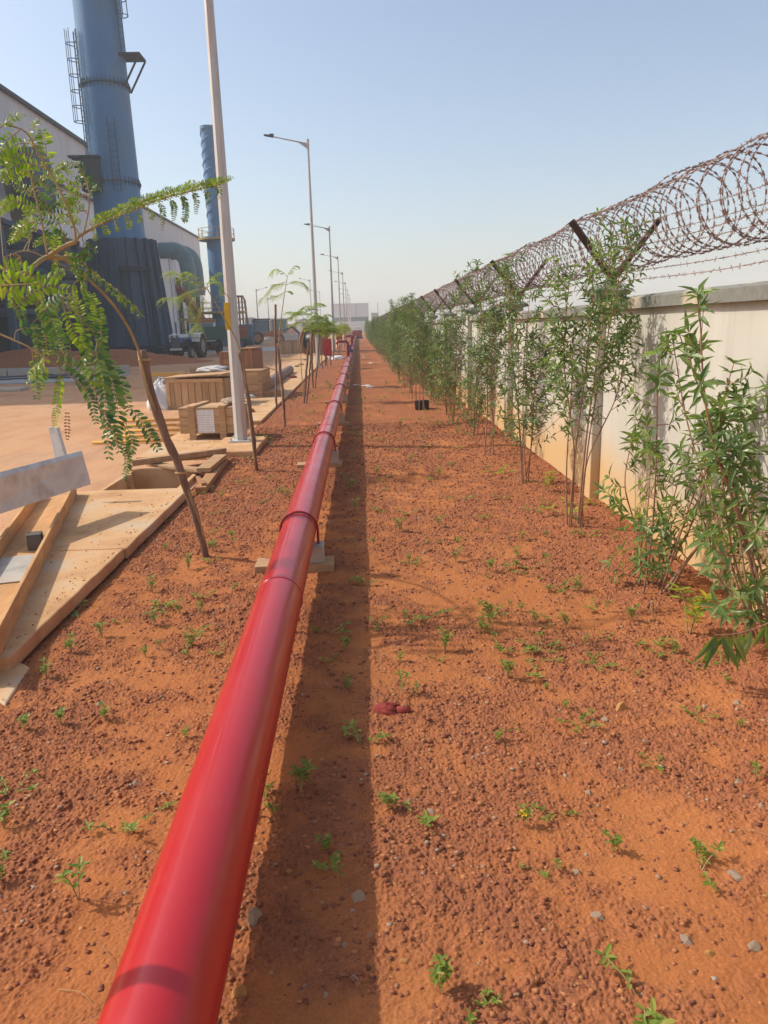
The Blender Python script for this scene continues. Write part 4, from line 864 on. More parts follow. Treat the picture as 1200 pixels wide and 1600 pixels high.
# yellow green shoots under the shrubs, cut stumps, flower
for i,(px,py,s) in enumerate([(880,815,1.7),(855,775,1.5),(940,800,1.1),(1075,1000,1.8),(905,800,1.0),(995,835,1.3),(780,745,1.2)]):
    g_=gr(px,py); o=copy_tree(wp[i%8]); o.location=(g_.x,g_.y,hz(g_.x,g_.y)); o.scale=(s*1.3,)*3; o.rotation_euler=(0,0,i); o['label']='yellow green shoot growing at the foot of the wall shrubs'; o['group']='yellow shoots under the shrubs'
    for c in o.children:
        if c.name.startswith('weed_leaves'): c.data=c.data.copy(); c.data.materials.clear(); c.data.materials.append(M['yleaf'])
fl=root_at('yellow_flower',Vector((*gr(818,1298).xy,.02)),'single small yellow flower blooming in the soil near the bottom right','flower')
mb=MB()
for k in range(9): 
    a=k*.698; leaf(mb,Vector((0,0,.045)),Vector((math.cos(a),math.sin(a),.35)),Vector((0,0,1)),.02,.011,ov=True,droop=.2)
mb.build('petals',M['flower'],fl); MB().tube([(0,0,0),(0,0,.046)],.002,5).build('stalk',M['stem'],fl)
for i,(px,py,h) in enumerate([(1158,970,.10),(1020,965,.10)]):
    g_=gr(px,py); o=MB().tube([g_-Vector((0,0,.02)),g_+Vector((-.01,0,h))],[.011,.009],8).build('cut_stump',M['grass_dry']); tag(o,['pale cut stub of a stem under the rightmost shrub','pale cut stub of a stem left of the broad low shrub'][i],'stump')
# dry stalks
for i in range(20):
    px,py=rng.uniform(20,1180),rng.uniform(830,1580)
    g_=gr(px,py)
    if abs(g_.x-PXC)<.3 or g_.x<-1.7 or g_.x>2: continue
    a=rng.uniform(0,6.28); L=rng.uniform(.05,.16); d_=Vector((math.cos(a),math.sin(a),0)); z=hz(g_.x,g_.y)+.004
    P=curve([g_+Vector((0,0,z)),g_+d_*L*.5+Vector((rng.uniform(-.02,.02),0,z+.018)),g_+d_*L+Vector((0,0,z+.002))],8)
    o=MB().tube(P,.001,4).build('dry_twig',M['grass_dry' if i%2 else 'redstem']); tag(o,'thin dry twig lying on the red soil','twig','dry twigs on the soil')
# stones
def stone(seed,mt):
    r2=random.Random(seed); mb=MB(); n=10; vs=[]; ax=[rv(r2).normalized() for _ in range(15)]; cu=[r2.uniform(.45,.85) for _ in range(15)]
    for j in range(n+1):
        for i in range(n*2):
            th=math.pi*j/n; ph=math.pi*i/n; v=Vector((math.sin(th)*math.cos(ph),math.sin(th)*math.sin(ph),math.cos(th))); s=1.
            for a_,c_ in zip(ax,cu):
                q=v.dot(a_)
                if q*s>c_: s=c_/q
            vs.append(v*s)
    fs=[(j*2*n+i,j*2*n+(i+1)%(2*n),(j+1)*2*n+(i+1)%(2*n),(j+1)*2*n+i) for j in range(n) for i in range(2*n)][::1]
    mb.add(vs,[f[::-1] for f in fs]); me=bpy.data.meshes.new('stone'); me.from_pydata(mb.v,[],mb.f); me.materials.append(M[mt]); return me
sm=[stone(i,'stone') for i in range(5)]+[stone(9,'stone_o'),stone(10,'stone_o')]
def putstone(px,py,s,k,lab,grp,fl=.65):
    s*=1.4
    g_=gr(px,py); o=bpy.data.objects.new('stone',sm[k]); COL.objects.link(o); o.location=(g_.x,g_.y,hz(g_.x,g_.y)+s*.14); o.scale=(s,s*.8,s*fl); o.rotation_euler=(rng.uniform(-.3,.3),rng.uniform(-.3,.3),rng.uniform(0,6.28)); tag(o,lab,'stone',grp)
named=[(399,1447,.026,0,'largest grey stone, lying right against the pipe shadow near the bottom',.9),(559,1410,.024,1,'rounded grey stone inside the pipe shadow near a small weed',.6),(968,1115,.026,5,'upright ochre stone to the right of the soil bed centre',1.1),(945,1133,.018,2,'pale pointed stone just below the ochre stone',.8),(925,1145,.020,3,'flat pale stone beside the weed left of the ochre stone',.5),(1150,1378,.024,4,'flat tan stone near the right edge by a bright weed',.4)]
for px,py,s,k,lab,fl in named: putstone(px,py,s,k,lab,None,fl)
for (px,py,s,k) in [(553,1535,.014,0),(538,1485,.011,1),(510,1562,.012,2),(478,1546,.012,3),(1153,1232,.018,1),(919,1245,.014,2),(970,1210,.013,3),(1010,1167,.016,4),(1100,1115,.016,0),(1150,1110,.017,1),(933,1440,.017,2),(1070,1480,.016,3),(1175,1490,.018,4),(1190,1272,.016,0),(900,1370,.014,1),(155,1107,.018,2),(213,1235,.016,3),(905,905,.013,4),(700,1010,.012,5),(636,1510,.014,6),(683,1208,.012,5),(1105,1500,.013,6),(370,1565,.022,6),(350,1500,.012,2),(590,1190,.014,0),(350,1055,.016,1),(975,1285,.012,5),(640,1260,.016,2),(672,1275,.016,3)]:
    putstone(px,py,s,k,'small stone scattered on the red soil','small stones on the soil')
for i in range(75):
    x=rng.uniform(-1.6,2.0); y=1.3+rng.random()**1.6*10
    if abs(x-PXC)<.16: continue
    o=bpy.data.objects.new('pebble',sm[rng.choice((0,1,5,6,5,6,2))]); COL.objects.link(o); s=rng.uniform(.005,.012)*(1+.05*y); o.location=(x,y,hz(x,y)+s*.5); o.scale=(s*1.2,s*.9,s*.6); o.rotation_euler=(0,0,rng.uniform(0,6.28)); tag(o,'tiny pebble lying loose on the red soil','pebble','pebbles on the soil')
br=lump('broken_brick',Vector((*gr(606,1118).xy,hz(*gr(606,1118).xy)+.002)),.062,.04,.04,'brick','crumbled bright red brick lump at the edge of the pipe shadow','brick',31)
MB().tube([(.04,-.012,.012),(.10,-.018,.014)],[.020,.014],8).build('brick_fragment',M['brick'],br,smooth=True)
# nursery bags and litter
for i,(px,py) in enumerate([(656,642),(663,641)]):
    g_=gr(px,py); o=MB().lathe((0,0,0),[(.085,0),(.10,.09),(.098,.2),(.085,.2),(.08,.15)],16).build('nursery_bag',M['black'],auto=True); o.location=g_; tag(o,['left one of two black nursery bags on the soil near the shrubs','right one of two black nursery bags on the soil near the shrubs'][i],'nursery bag')
for i,(px,py,s) in enumerate([(557,603,.10),(573,604,.12),(580,606,.10),(580,568,.12),(568,558,.1)]):
    lump('litter_scrap',Vector((*gr(px,py).xy,.0)),s*1.3,s*.7,.05,'poly','white scrap of plastic litter on the soil beyond the pipe shadow','litter',60+i,'litter scraps on the soil')
# ------------------------------------------------------------------ industrial side
BX=-25.0
fac=root_at('factory_hall',(BX,23.8,0),'long grey clad factory hall with an open dark ground floor behind the great chimney','factory hall')
b=MB().box(-30,0,0,56,14.2,18.75); b.build('upper_cladding',M['clad'],fac)
MB().box(-30.5,.35,-.4,56.3,18.75,19.0).build('roof_edge',M['ind_dark'],fac)
MB().box(-30,-.25,0,56,9.5,14.2).build('lower_cladding',M['clad_white'],fac)
MB().box(-.05,.12,0,56,14.02,14.2).build('trim',M['ind_dark'],fac)
MB().box(-30,-6,0,56,0,9.5).build('dark_interior',M['ind_dark'],fac)  # near-black box painted in as the shade of the open ground floor
MB().box(-30,-.3,-.2,0,0,9.5).build('gable_wall',M['clad_white'],fac)
for i in range(8): MB().box(-.6,-.2,i*7.9,i*7.9+.4,0,9.5).build('column',M['chim_dark'],fac)
for i in range(3): MB().box(-.7,-.3,0,56,2.6+i*2.4,2.85+i*2.4).build('floor_beam',M['chim_dark'],fac)
fac2=root_at('annex_hall',(BX,80.3,0),'lower grey clad hall beyond the great chimney with a tall pale door','factory hall')
MB().box(-28,0,0,46,12.6,16.0).build('upper_cladding',M['clad'],fac2)
MB().box(-28.4,.3,-.2,46.3,16.0,16.2).build('roof_edge',M['ind_dark'],fac2)
MB().box(-28,-.12,0,46,0,12.6).build('lower_cladding',M['clad_white'],fac2)
MB().box(-.11,.1,12,24,.2,12.4).build('tall_door',M['clad_white'],fac2)
MB().box(.0,.12,24.05,24.3,.2,12.5).build('door_edge',M['ind_dark'],fac2)
MB().box(.0,.12,0,24.3,12.42,12.58).build('door_rail',M['ind_dark'],fac2)
for i in range(3): MB().box(-.1,.5,28+i*6,28.3+i*6,0,9).build('column',M['ind_dark'],fac2)
# great chimney
CX,CY=at(190,375,57).x,57
chm=root_at('great_chimney',(CX,CY,0),'huge blue grey steel chimney with a flared dark ribbed base, left of the lamp post','chimney')
MB().lathe((0,0,0),[(1.78,7.6),(1.66,8.6),(1.62,12),(1.55,18.2),(1.48,25),(1.42,34)],72).build('shaft',M['chim'],chm,auto=True)
def ring(z,r):
    m_=MB().lathe((0,0,z),[(r,-.05),(r+.14,-.04),(r+.14,.04),(r,.05)],64,cap=False)
    for k in range(36):
        a=k*math.pi/18; Mx=Matrix.Rotation(a,4,'Z'); m_.add([Mx@Vector(v) for v in [(r,-.015,z+.05),(r+.12,-.015,z+.05),(r,-.015,z+.38),(r,.015,z+.05),(r+.12,.015,z+.05),(r,.015,z+.38)]],[(0,1,2),(3,5,4),(0,3,4,1),(1,4,5,2)])
        m_.add([Mx@Vector(v) for v in [(r,-.015,z-.05),(r+.12,-.015,z-.05),(r,-.015,z-.38),(r,.015,z-.05),(r+.12,.015,z-.05),(r,.015,z-.38)]],[(0,2,1),(3,4,5),(0,1,4,3),(1,2,5,4)])
    return m_
ring(18.1,1.545).build('flange_ring',M['chim_dark'],chm); ring(11.9,1.61).build('flange_ring',M['chim_dark'],chm)
sk=MB().lathe((0,0,0),[(2.85,0),(2.12,8.1),(1.7,8.1)],72,cap=False)
sk.build('flared_base',M['chim_dark'],chm,auto=True)
for k in range(20):
    a=k*math.pi/10+.1; Mx=Matrix.Rotation(a,4,'Z')
    MB().add([Mx@Vector(v) for v in [(2.85,-.05,0),(3.12,-.05,0),(2.42,-.05,8.15),(2.1,-.05,8.15),(2.85,.05,0),(3.12,.05,0),(2.42,.05,8.15),(2.1,.05,8.15)]],[(0,1,2,3),(4,7,6,5),(1,5,6,2),(3,2,6,7)]).build('base_rib',M['chim_dark'],chm)
MB().lathe((0,0,0),[(2.95,.55),(3.2,.55),(3.2,.75),(2.95,.75)],48,cap=False).box(-3.3,3.3,-3.3,-3.0,.0,.14).build('base_ring',M['ind_dark'],chm)
fa=R(-78)  # the side turned to the road
def polar(r,a,z): return Vector((r*math.cos(a),r*math.sin(a),z))
# door frame and ladder on the base
Mx=Matrix.Rotation(R(-58),4,'Z'); m_=MB(); m_.box(2.55,2.8,-1.05,1.05,5.9,6.15,Mx); m_.build('lintel',M['ind_dark'],chm)
m_=MB()
for s_ in(-.95,.95): m_.add([Mx@Vector(v) for v in [(2.86,s_-.06,0),(3.0,s_-.06,0),(2.55,s_-.06,6),(2.4,s_-.06,6),(2.86,s_+.06,0),(3.0,s_+.06,0),(2.55,s_+.06,6),(2.4,s_+.06,6)]],[(0,1,2,3),(4,7,6,5),(1,5,6,2),(3,2,6,7),(0,4,5,1)])
m_.build('door_frame',M['ind_dark'],chm)
def ladder(ang,r,z0,z1,cage,name='ladder',rfun=None):
    m_=MB(); Mx=Matrix.Rotation(ang,4,'Z'); rr=lambda z:(rfun(z) if rfun else r)+.22
    for s_ in(-.24,.24): m_.tube([Mx@Vector((rr(z0),s_,z0)),Mx@Vector((rr(z1),s_,z1))],.035,5)
    z=z0
    while z<z1: m_.tube([Mx@Vector((rr(z),-.24,z)),Mx@Vector((rr(z),.24,z))],.02,4); z+=.42
    o=m_.build(name,M['chim_dark'],chm)
    if cage:
        c=MB(); z=max(z0+2.2,z0)
        while z<=z1+.01:
            c.tube([Mx@Vector((rr(z)+.42*math.sin(t)*1.5,-.38*math.cos(t),z)) for t in [math.pi*k/10 for k in range(11)]],.03,4); z+=.95
        for t in [math.pi*k/4 for k in range(5)]: c.tube([Mx@Vector((rr(z_)+.63*math.sin(t),-.38*math.cos(t),z_)) for z_ in (z0+2.2,z1)],.025,4)
        c.build('ladder_cage',M['chim_dark'],o)
ladder(R(212),1.55,13.5,21.3,True,rfun=lambda z:1.62-.009*z)
ladder(R(-18),1.5,20.0,31,True,rfun=lambda z:1.72-.012*z)
ladder(R(-70),1.62,11.2,15.8,False,rfun=lambda z:1.75-.012*z)
ladder(R(-38),2.5,.5,6.5,False,rfun=lambda z:2.85-.09*z)
m_=MB().box(-2.4,-.35,-2.1,-.9,13.30,13.42); m_.box(-1.75,-.45,-1.9,-1.0,11.2,13.3); m_.build('side_platform',M['ind_dark'],chm)
m_=MB().box(1.35,2.75,-.8,.8,19.85,19.98)
for s_ in(-.75,.75): m_.tube([(2.7,s_,19.85),(1.5,s_,17.9)],.07,5)
m_.build('bracket_platform',M['ind_dark'],chm)
# big duct elbow and fan casing on the left
ed=root_at('duct_elbow',(at(15,450,60).x,60,0),'large brown grey duct elbow with a dark round casing at the far left','duct')
x0=at(15,450,60).x
m_=MB(); P=curve([(x0,60,1),(x0,60,6),(x0+.1,60,9.5),(x0+.9,60,12.2),(x0+2.2,60,13.3),(x0+3.6,60,13.4)],30); m_.tube(P,1.55,28); m_.build('elbow_pipe',M['brown_duct'],ed,world=True,auto=True)
m_=MB().lathe((x0+3.0,60,12.9),[(1.2,-.7),(2.1,-.7),(2.2,-.6),(2.2,.6),(2.1,.7),(1.2,.7)],40,'X'); m_.build('fan_casing',M['chim_dark'],ed,world=True,auto=True)
for z in (4.5,8): MB().lathe((x0,60,z),[(1.5,-.07),(1.75,-.06),(1.75,.06),(1.5,.07)],28,cap=False).build('flange_ring',M['ind_dark'],ed,world=True)
# plant frame under it
pf=root_at('pipe_rack',(-24,50,0),'dark steel rack with ducts under the big elbow at the far left','pipe rack')
m_=MB()
for x in(-27,-23.5,-20.5):
    for y in(46,52,58): m_.box(x-.2,x+.2,y-.2,y+.2,0,8.2)
for z in(3,5.6,8): m_.box(-27.2,-20.2,46,46.3,z,z+.3); m_.box(-27.2,-20.2,57.8,58.1,z,z+.3); m_.box(-20.6,-20.3,46.3,57.8,z,z+.3)
m_.build('rack_frame',M['chim_dark'],pf,world=True)
MB().tube([(-27,54,6.6),(-20.5,54,6.6)],.8,18).tube([(-27,50,3.9),(-20.5,50,3.9)],.55,18).build('rack_duct',M['brown_duct'],pf,world=True,auto=True)
m_=MB()
for i in range(16): m_.box(-26.8+i*.4,-26.62+i*.4,45.9,46,3.3,5.4)
m_.build('louvre_bars',M['ind_dark'],pf,world=True)
MB().box(-27,-20.6,47,57,0,2.8).build('base_housing',M['ind_dark'],pf,world=True)
# second chimney
c2x=at(326,200,85).x-.05; c2=root_at('slim_chimney',(c2x,85,0),'slim blue chimney with spiral strakes and two yellow railed platforms','chimney')
MB().lathe((0,0,0),[(1.15,0),(1.1,11),(.82,12),(.80,22.3),(.86,22.3),(.86,22.0)],40).build('shaft',M['chim'],c2,auto=True)
for ph in(0,2.09,4.19):
    P=[polar(.86,ph+ (z-13)*2.1,z) for z in [13+.12*i for i in range(76)]]; MB().tube(P,.04,4).build('strake',M['chim'],c2)
for (z,r,w_) in ((11.2,.9,1.0),(3.6,1.1,1.5)):
    pl=MB().lathe((0,0,z),[(r,-.1),(r+w_,-.1),(r+w_,.05),(r,.05)],28,cap=False).build('platform',M['chim_dark'],c2)
    m_=MB(); 
    for h_ in(.5,1.05): m_.tube([polar(r+w_,a,z+h_) for a in [k*.2244 for k in range(29)]],.035,4)
    for k in range(14): m_.tube([polar(r+w_,k*.449,z),polar(r+w_,k*.449,z+1.05)],.03,4)
    m_.lathe((0,0,z),[(r+w_,-.12),(r+w_+.04,-.12),(r+w_+.04,.1),(r+w_,.1)],28,cap=False); m_.build('railing',M['rail'],pl)
# teal ducts at the annex
td=root_at('twin_ducts',(-23,100,0),'pair of teal ducts bending down from the annex wall','duct')
for i,(Y,sc_) in enumerate(((97,1.0),(107,.95))):
    a=at(262+16*i,386+4*i,Y); P=curve([(a.x-1.0,Y,a.z-.4),(a.x,Y,a.z-.4),(a.x+.9,Y,a.z-.45),(a.x+1.8,Y,a.z-1.1),(a.x+2.2,Y,a.z-2.4),(a.x+2.3,Y,a.z-6)],30); MB().tube(P,.95*sc_,24).build('duct',M['teal'],td,world=True,auto=True)
m_=MB().box(-21.5,-15.5,92,104,3.0,3.2)
for h_ in(3.7,4.2): m_.tube([(-21.5,92,h_),(-15.5,92,h_)],.04,4)
for k in range(9): m_.tube([(-21.5+k*.75,92,3.2),(-21.5+k*.75,92,4.2)],.035,4)
for x in(-21,-18.5,-16): m_.box(x-.15,x+.15,92.2,92.5,0,3)
o=m_.build('service_platform',M['rail']); tag(o,'raised service platform with yellow rails behind the tractor','platform')
o=MB().box(-21,-16.5,94,100,0,2.9).box(-20.4,-19,93.4,94,.5,2.4).build('plant_housing',M['ind_dark'],bevel=.05); tag(o,'dark machine housing under the service platform','housing')
cv=root_at('conveyor_boom',(at(322,508,70).x,70,0),'rust red conveyor boom slanting down behind the tractor','conveyor')
p0=at(283,450,70); p1=at(326,512,70); MB().tube([p0,p1],.32,6).build('boom',M['rustred'],cv,world=True)
m_=MB(); 
for i in range(12): q=p0.lerp(p1,i/11); m_.box(q.x-.42,q.x-.30,q.y-.4,q.y+.4,q.z-.3,q.z+.3)
m_.build('boom_frame',M['rustred'],cv,world=True); MB().box(p1.x-.9,p1.x+.5,69.4,70.6,0,p1.z).build('hopper',M['rustred'],cv,world=True)
# rusty pipes right of the lamp
q=at(375,500,95); rp=root_at('rusty_pipe_frame',(q.x,95,0),'reddish pipe frame beyond the nearest lamp post','pipe frame')
m_=MB()
for dx in(-.45,.0,.4): m_.tube([(dx,0,0),(dx,0,5.2),(dx,0,5.6)],.11,6)
m_.tube([(-.7,0,5.7),(.55,0,5.7),(.75,0,5.2),(.95,0,1)],.13,6); m_.build('pipes',M['rustred'],rp)
# tractor --------------------------------------------------------------
def wheel(par,x,y,r,w_,rim,lugs=True):
    wv=empty('wheel',(x,y,r)); wv.parent=par
    t_=MB().lathe((0,0,0),[(r*.58,-w_/2),(r*.86,-w_/2),(r*.97,-w_*.38),(r*.97,w_*.38),(r*.86,w_/2),(r*.58,w_/2)],32,'Y',cap=False)
    if lugs:
        for k in range(18):
            a=k*math.pi/9
            for s_ in(-1,1):
                Mx=Matrix.Rotation(a+s_*.08,4,'Y'); t_.box(-.035*r/.7,.035*r/.7,min(0,s_*w_*.48),max(0,s_*w_*.48),r*.94,r*1.02,Mx)
    t_.build('tyre',M['tyre'],wv,auto=True)
    MB().lathe((0,0,0),[(r*.6,-w_*.42),(r*.5,-w_*.30),(r*.2,-w_*.1),(r*.16,-w_*.35),(r*.05,-w_*.36)],24,'Y').lathe((0,0,0),[(r*.05,w_*.36),(r*.2,w_*.1),(r*.6,w_*.42)],24,'Y').build('rim',M[rim],wv,auto=True)
# +X of the tractor is its front
tq=gr(280,561)
tr=root_at('tractor',(tq.x+.15,tq.y+1.09,0),'blue and white farm tractor with dusty tyres parked facing us by the crates','tractor',rz=R(-98))
MB().box(-.25,1.35,-.26,.26,.72,1.18).build('engine_block',M['ind_dark'],tr,bevel=.03)
MB().box(-.1,1.45,-.33,.33,1.18,1.45).box(1.1,1.46,-.34,.34,1.0,1.18).build('hood',M['blue_p'],tr,bevel=.06)
MB().box(.0,1.5,-.345,.345,1.30,1.50).build('hood_stripe',M['white_p'],tr,bevel=.04)
MB().box(1.46,1.50,-.27,.27,.68,1.24).build('grille',M['brown_duct'],tr,bevel=.01)
for s_ in(-.16,.16): MB().lathe((1.50,s_,1.38),[(.10,0),(.10,.03),(.05,.05)],16,'X').build('headlight',M['glass'],tr,auto=True)
MB().box(1.3,1.62,-.35,.35,.55,.66).build('front_bumper',M['white_p'],tr,bevel=.01)
MB().box(1.05,1.2,-.8,.8,.42,.52).build('front_axle',M['ind_dark'],tr)
wheel(tr,1.1,-.82,.38,.2,'rim'); wheel(tr,1.1,.82,.38,.2,'rim'); wheel(tr,-.85,-.78,.74,.40,'rim'); wheel(tr,-.85,.78,.74,.40,'rim')
for s_ in(-1,1):
    m_=MB(); n=10; y0,y1=sorted((s_*.50,s_*1.0)); 
    for i in range(n):
        a0,a1=R(20+130*i/n),R(20+130*(i+1)/n); rr=.82
        m_.hexa([(-.85+rr*math.cos(a0),y0,.74+rr*math.sin(a0)),(-.85+rr*math.cos(a1),y0,.74+rr*math.sin(a1)),(-.85+rr*math.cos(a1),y1,.74+rr*math.sin(a1)),(-.85+rr*math.cos(a0),y1,.74+rr*math.sin(a0))],(.02,0,.02))
    m_.box(-.35,-.05,y0,y1,1.28,1.50); m_.build('fender',M['white_p'],tr)
MB().box(-1.0,-.6,-.25,.25,1.0,1.12).box(-1.05,-.98,-.25,.25,1.1,1.55).build('seat',M['blue_p'],tr,bevel=.03)
MB().tube([(-.15,0,1.3),(-.40,0,1.62)],.025,6).tube([(-.40+.0*math.cos(a),.2*math.cos(a),1.62+.2*math.sin(a)*.8) for a in [k*.393 for k in range(17)]],.02,5).build('steering_wheel',M['black'],tr)
MB().tube([(.6,-.2,1.45),(.6,-.2,2.25)],.035,8).build('exhaust',M['ind_dark'],tr)
MB().box(-1.3,-.2,-.3,.3,.5,1.0).build('gearbox',M['ind_dark'],tr,bevel=.04)
tl=root_at('farm_trailer',(-9.3,53.8,0),'green and rust red farm trailer hitched behind the tractor','trailer',rz=R(-98))
MB().box(-1.9,1.7,-1.0,1.0,1.05,1.15).box(1.66,1.74,-1.0,1.0,1.15,1.95).box(-1.94,-1.86,-1.0,1.0,1.15,1.95).box(-1.86,1.66,-1.0,-.93,1.15,1.95).build('cargo_bed',M['green_p'],tl)
m_=MB().box(-1.86,1.66,.93,1.0,1.15,1.95)
for i in range(12): m_.box(-1.8+i*.3,-1.7+i*.3,1.0,1.05,1.15,1.95)
m_.build('side_board',M['rustred'],tl); MB().box(1.7,3.6,-.08,.08,.75,.9).build('drawbar',M['ind_dark'],tl)
wheel(tl,-.6,-.8,.52,.28,'ind_dark',False); wheel(tl,-.6,.8,.52,.28,'ind_dark',False)
tk=root_at('parked_truck',(at(317,520,66).x,66,0),'truck cab with an orange roof behind the farm trailer','truck',rz=R(-80))
MB().box(-1,1,-1.1,1.1,.8,2.4).box(-3.4,-1.0,-1.1,1.1,.9,1.6).build('cab',M['white_p'],tk,bevel=.08); MB().box(1.0,1.02,-.9,.9,1.6,2.3).build('windscreen',M['glass'],tk); MB().box(-1.1,1.1,-1.15,1.15,2.4,2.62).build('cab_roof',M['orange'],tk,bevel=.05)
for x in(.3,-2.6):
    for s_ in(-.95,.95): wheel(tk,x,s_,.5,.28,'rim',False)
# backhoe
bh=root_at('backhoe_loader',(at(410,520,88).x,88,0),'dark backhoe loader with a glazed cab parked across the far road','backhoe',rz=R(8))
MB().box(-.9,.9,-.9,.9,.9,1.4).box(.9,2.4,-.5,.5,.8,1.5).build('body',M['orange'],bh,bevel=.06)
m_=MB()
for x in(-.85,.75):
    for y in(-.8,.8): m_.box(x-.05,x+.05,y-.05,y+.05,1.4,2.75)
m_.box(-1,.95,-.95,.95,2.75,2.88); m_.build('cab_frame',M['ind_dark'],bh); MB().box(-.78,.68,-.78,.78,1.42,2.7).build('cab_glass',M['glass'],bh)
m_=MB().tube([(2.2,0,1.4),(3.4,0,1.9),(4.4,0,1.0)],.14,6).box(4.1,4.9,-.9,.9,.25,1.0); m_.build('loader_bucket',M['ind_dark'],bh)
for x,r in((-.6,.75),(1.9,.55)):
    for s_ in(-.95,.95): wheel(bh,x,s_,r,.4,'orange',False)
q=at(381,520,84); o=MB().lathe((q.x,84,1.15),[(.05,-1.0),(1.05,-1.0),(1.12,-.9),(1.12,.9),(1.05,1.0),(.05,1.0)],32,'X').build('steel_tank',M['chim_dark'],auto=True); tag(o,'blue grey steel tank lying on its side by the worker','tank')
# worker: one continuous skinned body
def person(x,y,rz,lab,H=1.7):
    t=root_at('person',(x,y,0),lab,'person',rz=rz); s=H/1.75
    J=[(0,0,.95),(0,0,1.15),(0,0,1.38),(0,0,1.50),(0,-.02,1.60),(0,-.02,1.70),(.10,0,.90),(.12,.02,.50),(.13,.10,.08),(.13,-.05,.04),(-.10,0,.90),(-.12,-.10,.50),(-.13,.02,.08),(-.13,-.14,.04),(.19,0,1.40),(.25,.04,1.12),(.24,-.10,.92),(.24,-.14,.82),(-.19,0,1.40),(-.26,.02,1.12),(-.28,-.08,.90),(-.28,-.12,.82)]
    E=[(0,1),(1,2),(2,3),(3,4),(4,5),(0,6),(6,7),(7,8),(8,9),(0,10),(10,11),(11,12),(12,13),(2,14),(14,15),(15,16),(16,17),(2,18),(18,19),(19,20),(20,21)]
    rad=[.15,.14,.15,.06,.09,.085,.10,.07,.045,.04,.10,.07,.045,.04,.065,.045,.035,.03,.065,.045,.035,.03]
    me=bpy.data.meshes.new('body'); me.from_pydata([Vector(j)*s for j in J],E,[]); o=bpy.data.objects.new('body',me); COL.objects.link(o); o.parent=t
    md=o.modifiers.new('skin','SKIN'); o.modifiers.new('sub','SUBSURF').levels=1
    for v_,r_2 in zip(me.skin_vertices[0].data,rad): v_.radius=(r_2*s,r_2*s)
    me.skin_vertices[0].data[0].use_root=True; me.materials.append(M['skin'])
    MB().lathe((0,0,0),[(.20*s,.92*s),(.19*s,1.1*s),(.215*s,1.35*s),(.16*s,1.46*s),(.07*s,1.5*s)],18,cap=False).build('shirt',M['cloth_g'],t,smooth=True)
    m_=MB().tube([(.10,0,.98),(.12,.02,.50),(.13,.09,.12)],[.125,.10,.075],10).tube([(-.10,0,.98),(-.12,-.10,.50),(-.13,.01,.12)],[.125,.10,.075],10); m_.build('trousers',M['cloth_b'],t,smooth=True)
    MB().lathe((0,-.02,1.66*s),[(.125*s,-.01),(.12*s,.04),(.08*s,.10),(.01,.12)],16).build('helmet',M['yellow'],t,smooth=True)
person(at(381,530,72).x,72,.6,'worker in a green vest and dark trousers standing by the steel tank')
# far buildings, containers, mound
def blk(name,px0,px1,py0,Y,dp,mt,lab,cat,z0=0,ex=None):
    a=at(px0,py0,Y); b_=at(px1,py0,Y); z1=(a.z+b_.z)/2; r0=root_at(name,(a.x,Y,0),lab,cat); w_=b_.x-a.x
    MB().box(0,w_,0,dp,z0,z1).build('walls',M[mt],r0); MB().box(-.2,w_+.2,-.2,dp+.2,z1,z1+.2).build('roof',M['clad_far'],r0)
    m_=MB(); n=max(2,int(w_/4))
    for i in range(n+1): m_.box(w_*i/n-.08,w_*i/n+.08,-.1,-.02,z0,z1)
    m_.build('wall_ribs',M['coping'],r0); return r0,w_,z1
r0,w_,z1=blk('far_warehouse',518,575,475,260,30,'clad_far','tall pale far warehouse at the end of the wall row','warehouse',5.0)
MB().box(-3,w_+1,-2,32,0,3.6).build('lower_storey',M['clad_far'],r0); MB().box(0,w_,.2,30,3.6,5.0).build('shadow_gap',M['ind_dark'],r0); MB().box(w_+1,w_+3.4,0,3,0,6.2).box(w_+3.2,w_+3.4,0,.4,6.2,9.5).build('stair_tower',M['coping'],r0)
blk('far_shed',462,486,500,170,12,'clad_far','low grey far shed left of the bushy young tree','shed')
blk('far_shed',448,475,507,190,10,'rustred','long low brick red far shed behind the gravel heap','shed')
blk('shipping_container',424,447,499,140,2.6,'green_p','green shipping container across the far road','container')
blk('site_cabin',393,403,500,130,4,'blue_p','small bright blue site cabin across the far road','cabin')
blk('site_cabin',406,423,501,150,4,'concrete','grey green site cabin left of the green container','cabin')
blk('site_cabin',383,393,498,135,4,'white_p','small white site cabin left of the blue one','cabin')
def mound(px,py,rx,ry,h,mt,lab,name,seed):
    g_=gr(px,py); n=26; r2=np.random.RandomState(seed); mb=MB(); vs=[]
    for j in range(n+1):
        for i in range(n+1):
            u,v_=2*i/n-1,2*j/n-1; d2=min(1,math.hypot(u,v_)); z=h*(.5+.5*math.cos(math.pi*d2))*(1+.35*(vnoise(np.array([u*3+9]),np.array([v_*3+9]),.6,seed)[0]-.5))+.06*h*(r2.rand()-.5)
            vs.append((u*rx,v_*ry,z if d2<.99 else -.1))
    fs=[(j*(n+1)+i,j*(n+1)+i+1,(j+1)*(n+1)+i+1,(j+1)*(n+1)+i) for j in range(n) for i in range(n)]
    mb.add(vs,fs); o=mb.build(name,M[mt],smooth=True); o.location=(g_.x,g_.y,0); tag(o,lab,'heap'); return o
mound(455,531,5.5,6,1.0,'stone','grey gravel heap across the far road','gravel_heap',1)
mound(483,530,3,4,1.0,'rustred','small red earth heap right of the gravel heap','earth_heap',2)
mound(60,575,7,3,1.0,'clod','long red earth bank in front of the plant at the far left','earth_heap',3)
mound(170,570,6,2.6,.8,'clod','red earth bank in front of the great chimney','earth_heap',4)
mound(-60,570,6,3,1.1,'clod','red earth bank at the very left edge','earth_heap',5)
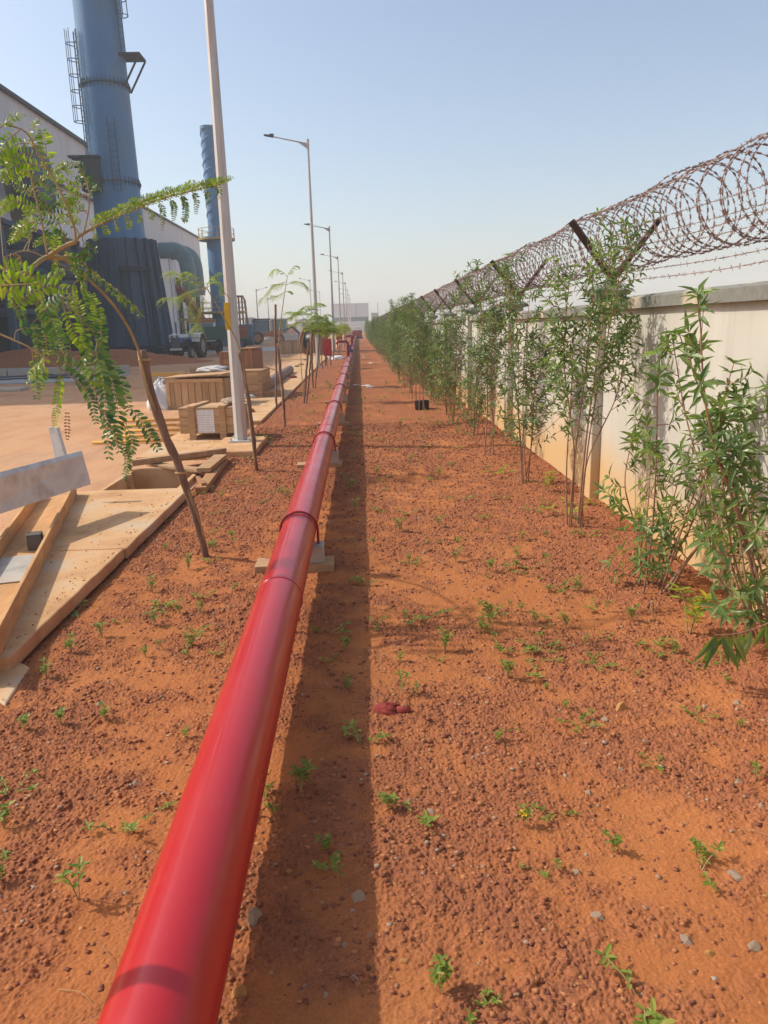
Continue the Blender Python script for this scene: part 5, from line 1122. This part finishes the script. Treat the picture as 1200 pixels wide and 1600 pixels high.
mound(248,566,3.4,1.6,.45,'clod','low red earth ridge left of the tractor','earth_heap',6)
# concrete patch, kerb, sheet at far left
o=MB().box(-19,-9.6,27.3,32.0,.004,.03).build('concrete_apron',M['pave']); tag(o,kind='structure')
for i in range(6):
    o=MB().box(0,1.25,0,.22,0,.34).build('kerb_block',M['concrete'],bevel=.02); o.location=(-17.6+i*1.3,32.6-.05*i,.0); o.rotation_euler=(0,0,R(-1)); tag(o,'grey concrete kerb block in the row before the red earth bank','kerb block','kerb blocks at the left')
o=MB().box(0,.75,0,.4,0,.42).build('concrete_block',M['dust_concrete'],bevel=.02); o.location=gr(140,590); tag(o,'single dusty concrete block right of the kerb row','block')
o=MB().box(-.9,.6,-.3,.35,0,.10).build('paving_slab',M['concrete'],bevel=.02); o.location=gr(8,611); tag(o,'flat loose concrete slab on the road at the left edge','slab')
n=24; mb=MB(); vs=[(-16+6.2*i/n,29.6+1.1*j/6+.2*math.sin(i*.7),.06+.13*vnoise(np.array([i*1.]),np.array([j*1.]),1.7,3)[0]) for j in range(7) for i in range(n+1)]
mb.add(vs,[(j*(n+1)+i,j*(n+1)+i+1,(j+1)*(n+1)+i+1,(j+1)*(n+1)+i) for j in range(6) for i in range(n)]); o=mb.build('plastic_sheet',M['black'],smooth=True); so_=o.modifiers.new('s','SOLIDIFY'); so_.thickness=.01; tag(o,'crumpled black plastic sheet lying on the concrete apron','plastic sheet')
# red machine at the far end of the bed
rm=root_at('red_pump',(at(558,515,110).x,110,0),'small red pump set at the far end of the soil bed','pump')
MB().box(-.7,.7,-.5,.5,.3,1.2).build('pump_body',M['red_dark'],rm,bevel=.05); MB().box(-.8,.8,-.6,.6,0,.3).build('pump_frame',M['ind_dark'],rm); MB().tube([(-.4,0,1.2),(-.4,0,1.6),(.4,0,1.6),(.4,0,1.2)],.1,8).build('pump_pipe',M['white_p'],rm)
# ------------------------------------------------------------------ haze
m=bpy.data.materials.new('haze'); m.use_nodes=True; t=m.node_tree; t.nodes.remove(t.nodes['Principled BSDF']); v=t.nodes.new('ShaderNodeVolumePrincipled')
v.inputs['Color'].default_value=(.86,.985,1,1); v.inputs['Density'].default_value=.0014; v.inputs['Anisotropy'].default_value=0; t.links.new(v.outputs[0],t.nodes['Material Output'].inputs['Volume'])
o=MB().box(-710,710,-90,860,-1.1,42).build('haze',m); tag(o,'pale dusty haze filling the air over the whole site','haze',kind='stuff')
